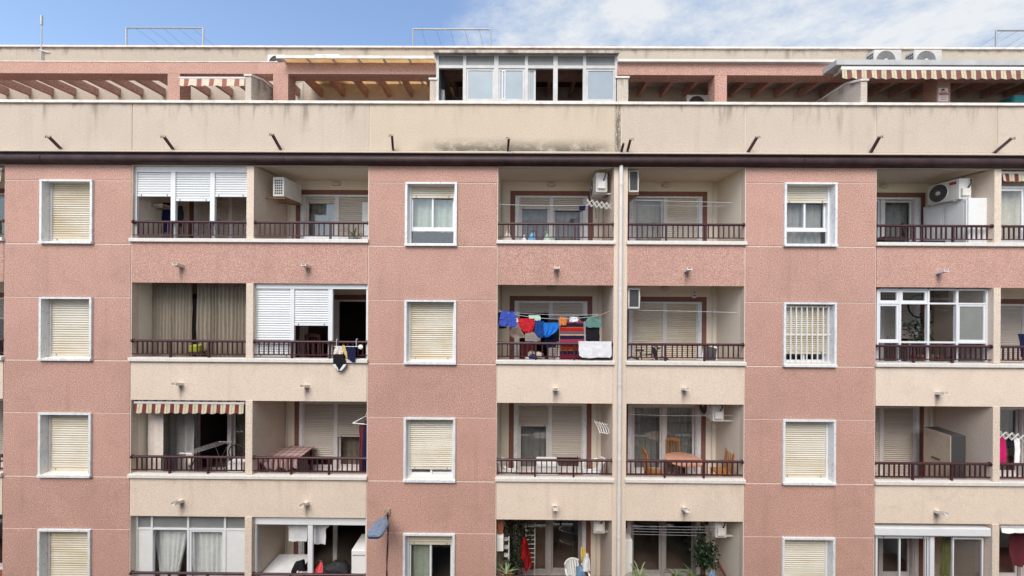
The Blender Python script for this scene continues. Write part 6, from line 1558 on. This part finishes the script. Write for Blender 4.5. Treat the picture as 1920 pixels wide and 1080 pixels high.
heap(1350, 1078, 0.36, ZF[3], 0.16, 0.14, 0.74, 'cl_white', 'pale sack right of the grey blue sack', 12, 'sack', 'sacks beside the shrub')
a, b = P(1344, 1050, 0.95), P(1366, 1080, 0.25)
lab(build(MB().bar(a, b + Vector((0.05, 0, -0.25)), 0.06, 0.025), 'plank', 'cl_maroon'), 'dark red plank leaning on right wall of lowest row', 'plank')
# lowest row, far right: green towel in the window
lab(cloth('towel', [(1006, 1768, 1784), (1030, 1766, 1784), (1055, 1766, 1782), (1080, 1764, 1780)], 0.5, 'cl_olive', 0.04, 2.0), 'olive green towel hanging in lowest glazed balcony, right', 'towel')
lab(cloth('coat', [(1000, 1895, 1925), (1030, 1890, 1930), (1062, 1896, 1925)], 0.6, 'cl_maroon', 0.04, 2.0), 'maroon coat in dark balcony at lower right corner', 'clothing')
# terrace odds and ends
x_ = P(1630, 183, 0.35).x
t = thing('potted_plant', (x_, 0.42, ZTF), 'yellow green plant tip beside dividing wall on right terrace', 'plant', 'potted plants')
pot((x_, 0.42, ZTF), 0.16, 0.3, 'pot', t); build(MB().tube([(x_, 0.42, ZTF + 0.25), (x_ - 0.02, 0.42, ZTF + 0.95)], 0.012, 5), 'stem', 'leaf_mid', t); leaf_mass((x_, 0.42, ZTF + 1.05), 0.12, 0.1, 0.10, 50, 0.10, 'cl_lime', t, 51)
x0_ = P(1880, 175, 0.8).x
t = thing('covered_stack', (x0_ + 0.8, 1.0, ZTF), 'stack under teal tarpaulin at right end of terrace', 'stack')
build(MB().rbox(x0_, x0_ + 1.6, 0.55, 1.5, ZTF + 0.002, P(1890, 176, 0.55).z, 0.06), 'tarpaulin', 'cl_teal', t)
p = P(1313, 184, 1.5); ac_unit((p.x, 1.6, P(1313, 176, 1.4).z - 0.56), 0, 'outdoor unit standing on roof terrace between two pergola posts', w=0.80, h=0.54, dp=0.28)

# ================================================================ the block across the street (seen in the window panes)
def opposite():
    Yw = -D_CAM - 1.7; Yb = -D_CAM - 0.35
    t = thing('opposite_building', (0, Yw - 2, 0), 'cream block with balustraded balconies mirrored in the window panes', 'building')
    zr = Z_CAM + 1.5
    build(MB().box(-26, 26, Yw - 6, Yw, 0, zr), 'wall', 'opp_wall', t)
    lv = [Z_CAM - 0.95 + 2.9 * k for k in range(-3, 1)]
    prof = [(0.05, 0), (0.05, 0.05), (0.035, 0.08), (0.07, 0.24), (0.03, 0.46), (0.05, 0.52), (0.05, 0.58)]
    for li, zb_ in enumerate(lv):
        build(MB().box(-26, 26, Yw, Yb, zb_ - 0.25, zb_ - 0.02), 'balcony_slab', 'opp_trim', t)
        build(MB().box(-26, 26, Yb - 0.16, Yb + 0.02, zb_ + 0.64, zb_ + 0.74), 'balustrade_rail', 'opp_trim', t); build(MB().box(-26, 26, Yb - 0.16, Yb + 0.02, zb_ - 0.019, zb_ + 0.055), 'balustrade_base', 'opp_trim', t)
        mb = MB()
        for k in range(-60, 61): mb.lathe(prof, 6, (k * 0.21, Yb - 0.07, zb_ + 0.056))
        o = build(mb, 'balusters', 'opp_trim', t); o['kind'] = 'stuff'
        for k in range(-6, 7):
            xx = k * 3.6 + 0.9; f = build(MB().ring(xx - 0.8, xx + 0.8, zb_, zb_ + 2.1, Yw + 0.001, Yw + 0.05, 0.08), 'window', 'white_alu', t); build(MB().box(xx - 0.72, xx + 0.72, Yw + 0.002, Yw + 0.02, zb_ + 0.08, zb_ + 2.02), 'pane', 'dark_grey', f)
opposite()
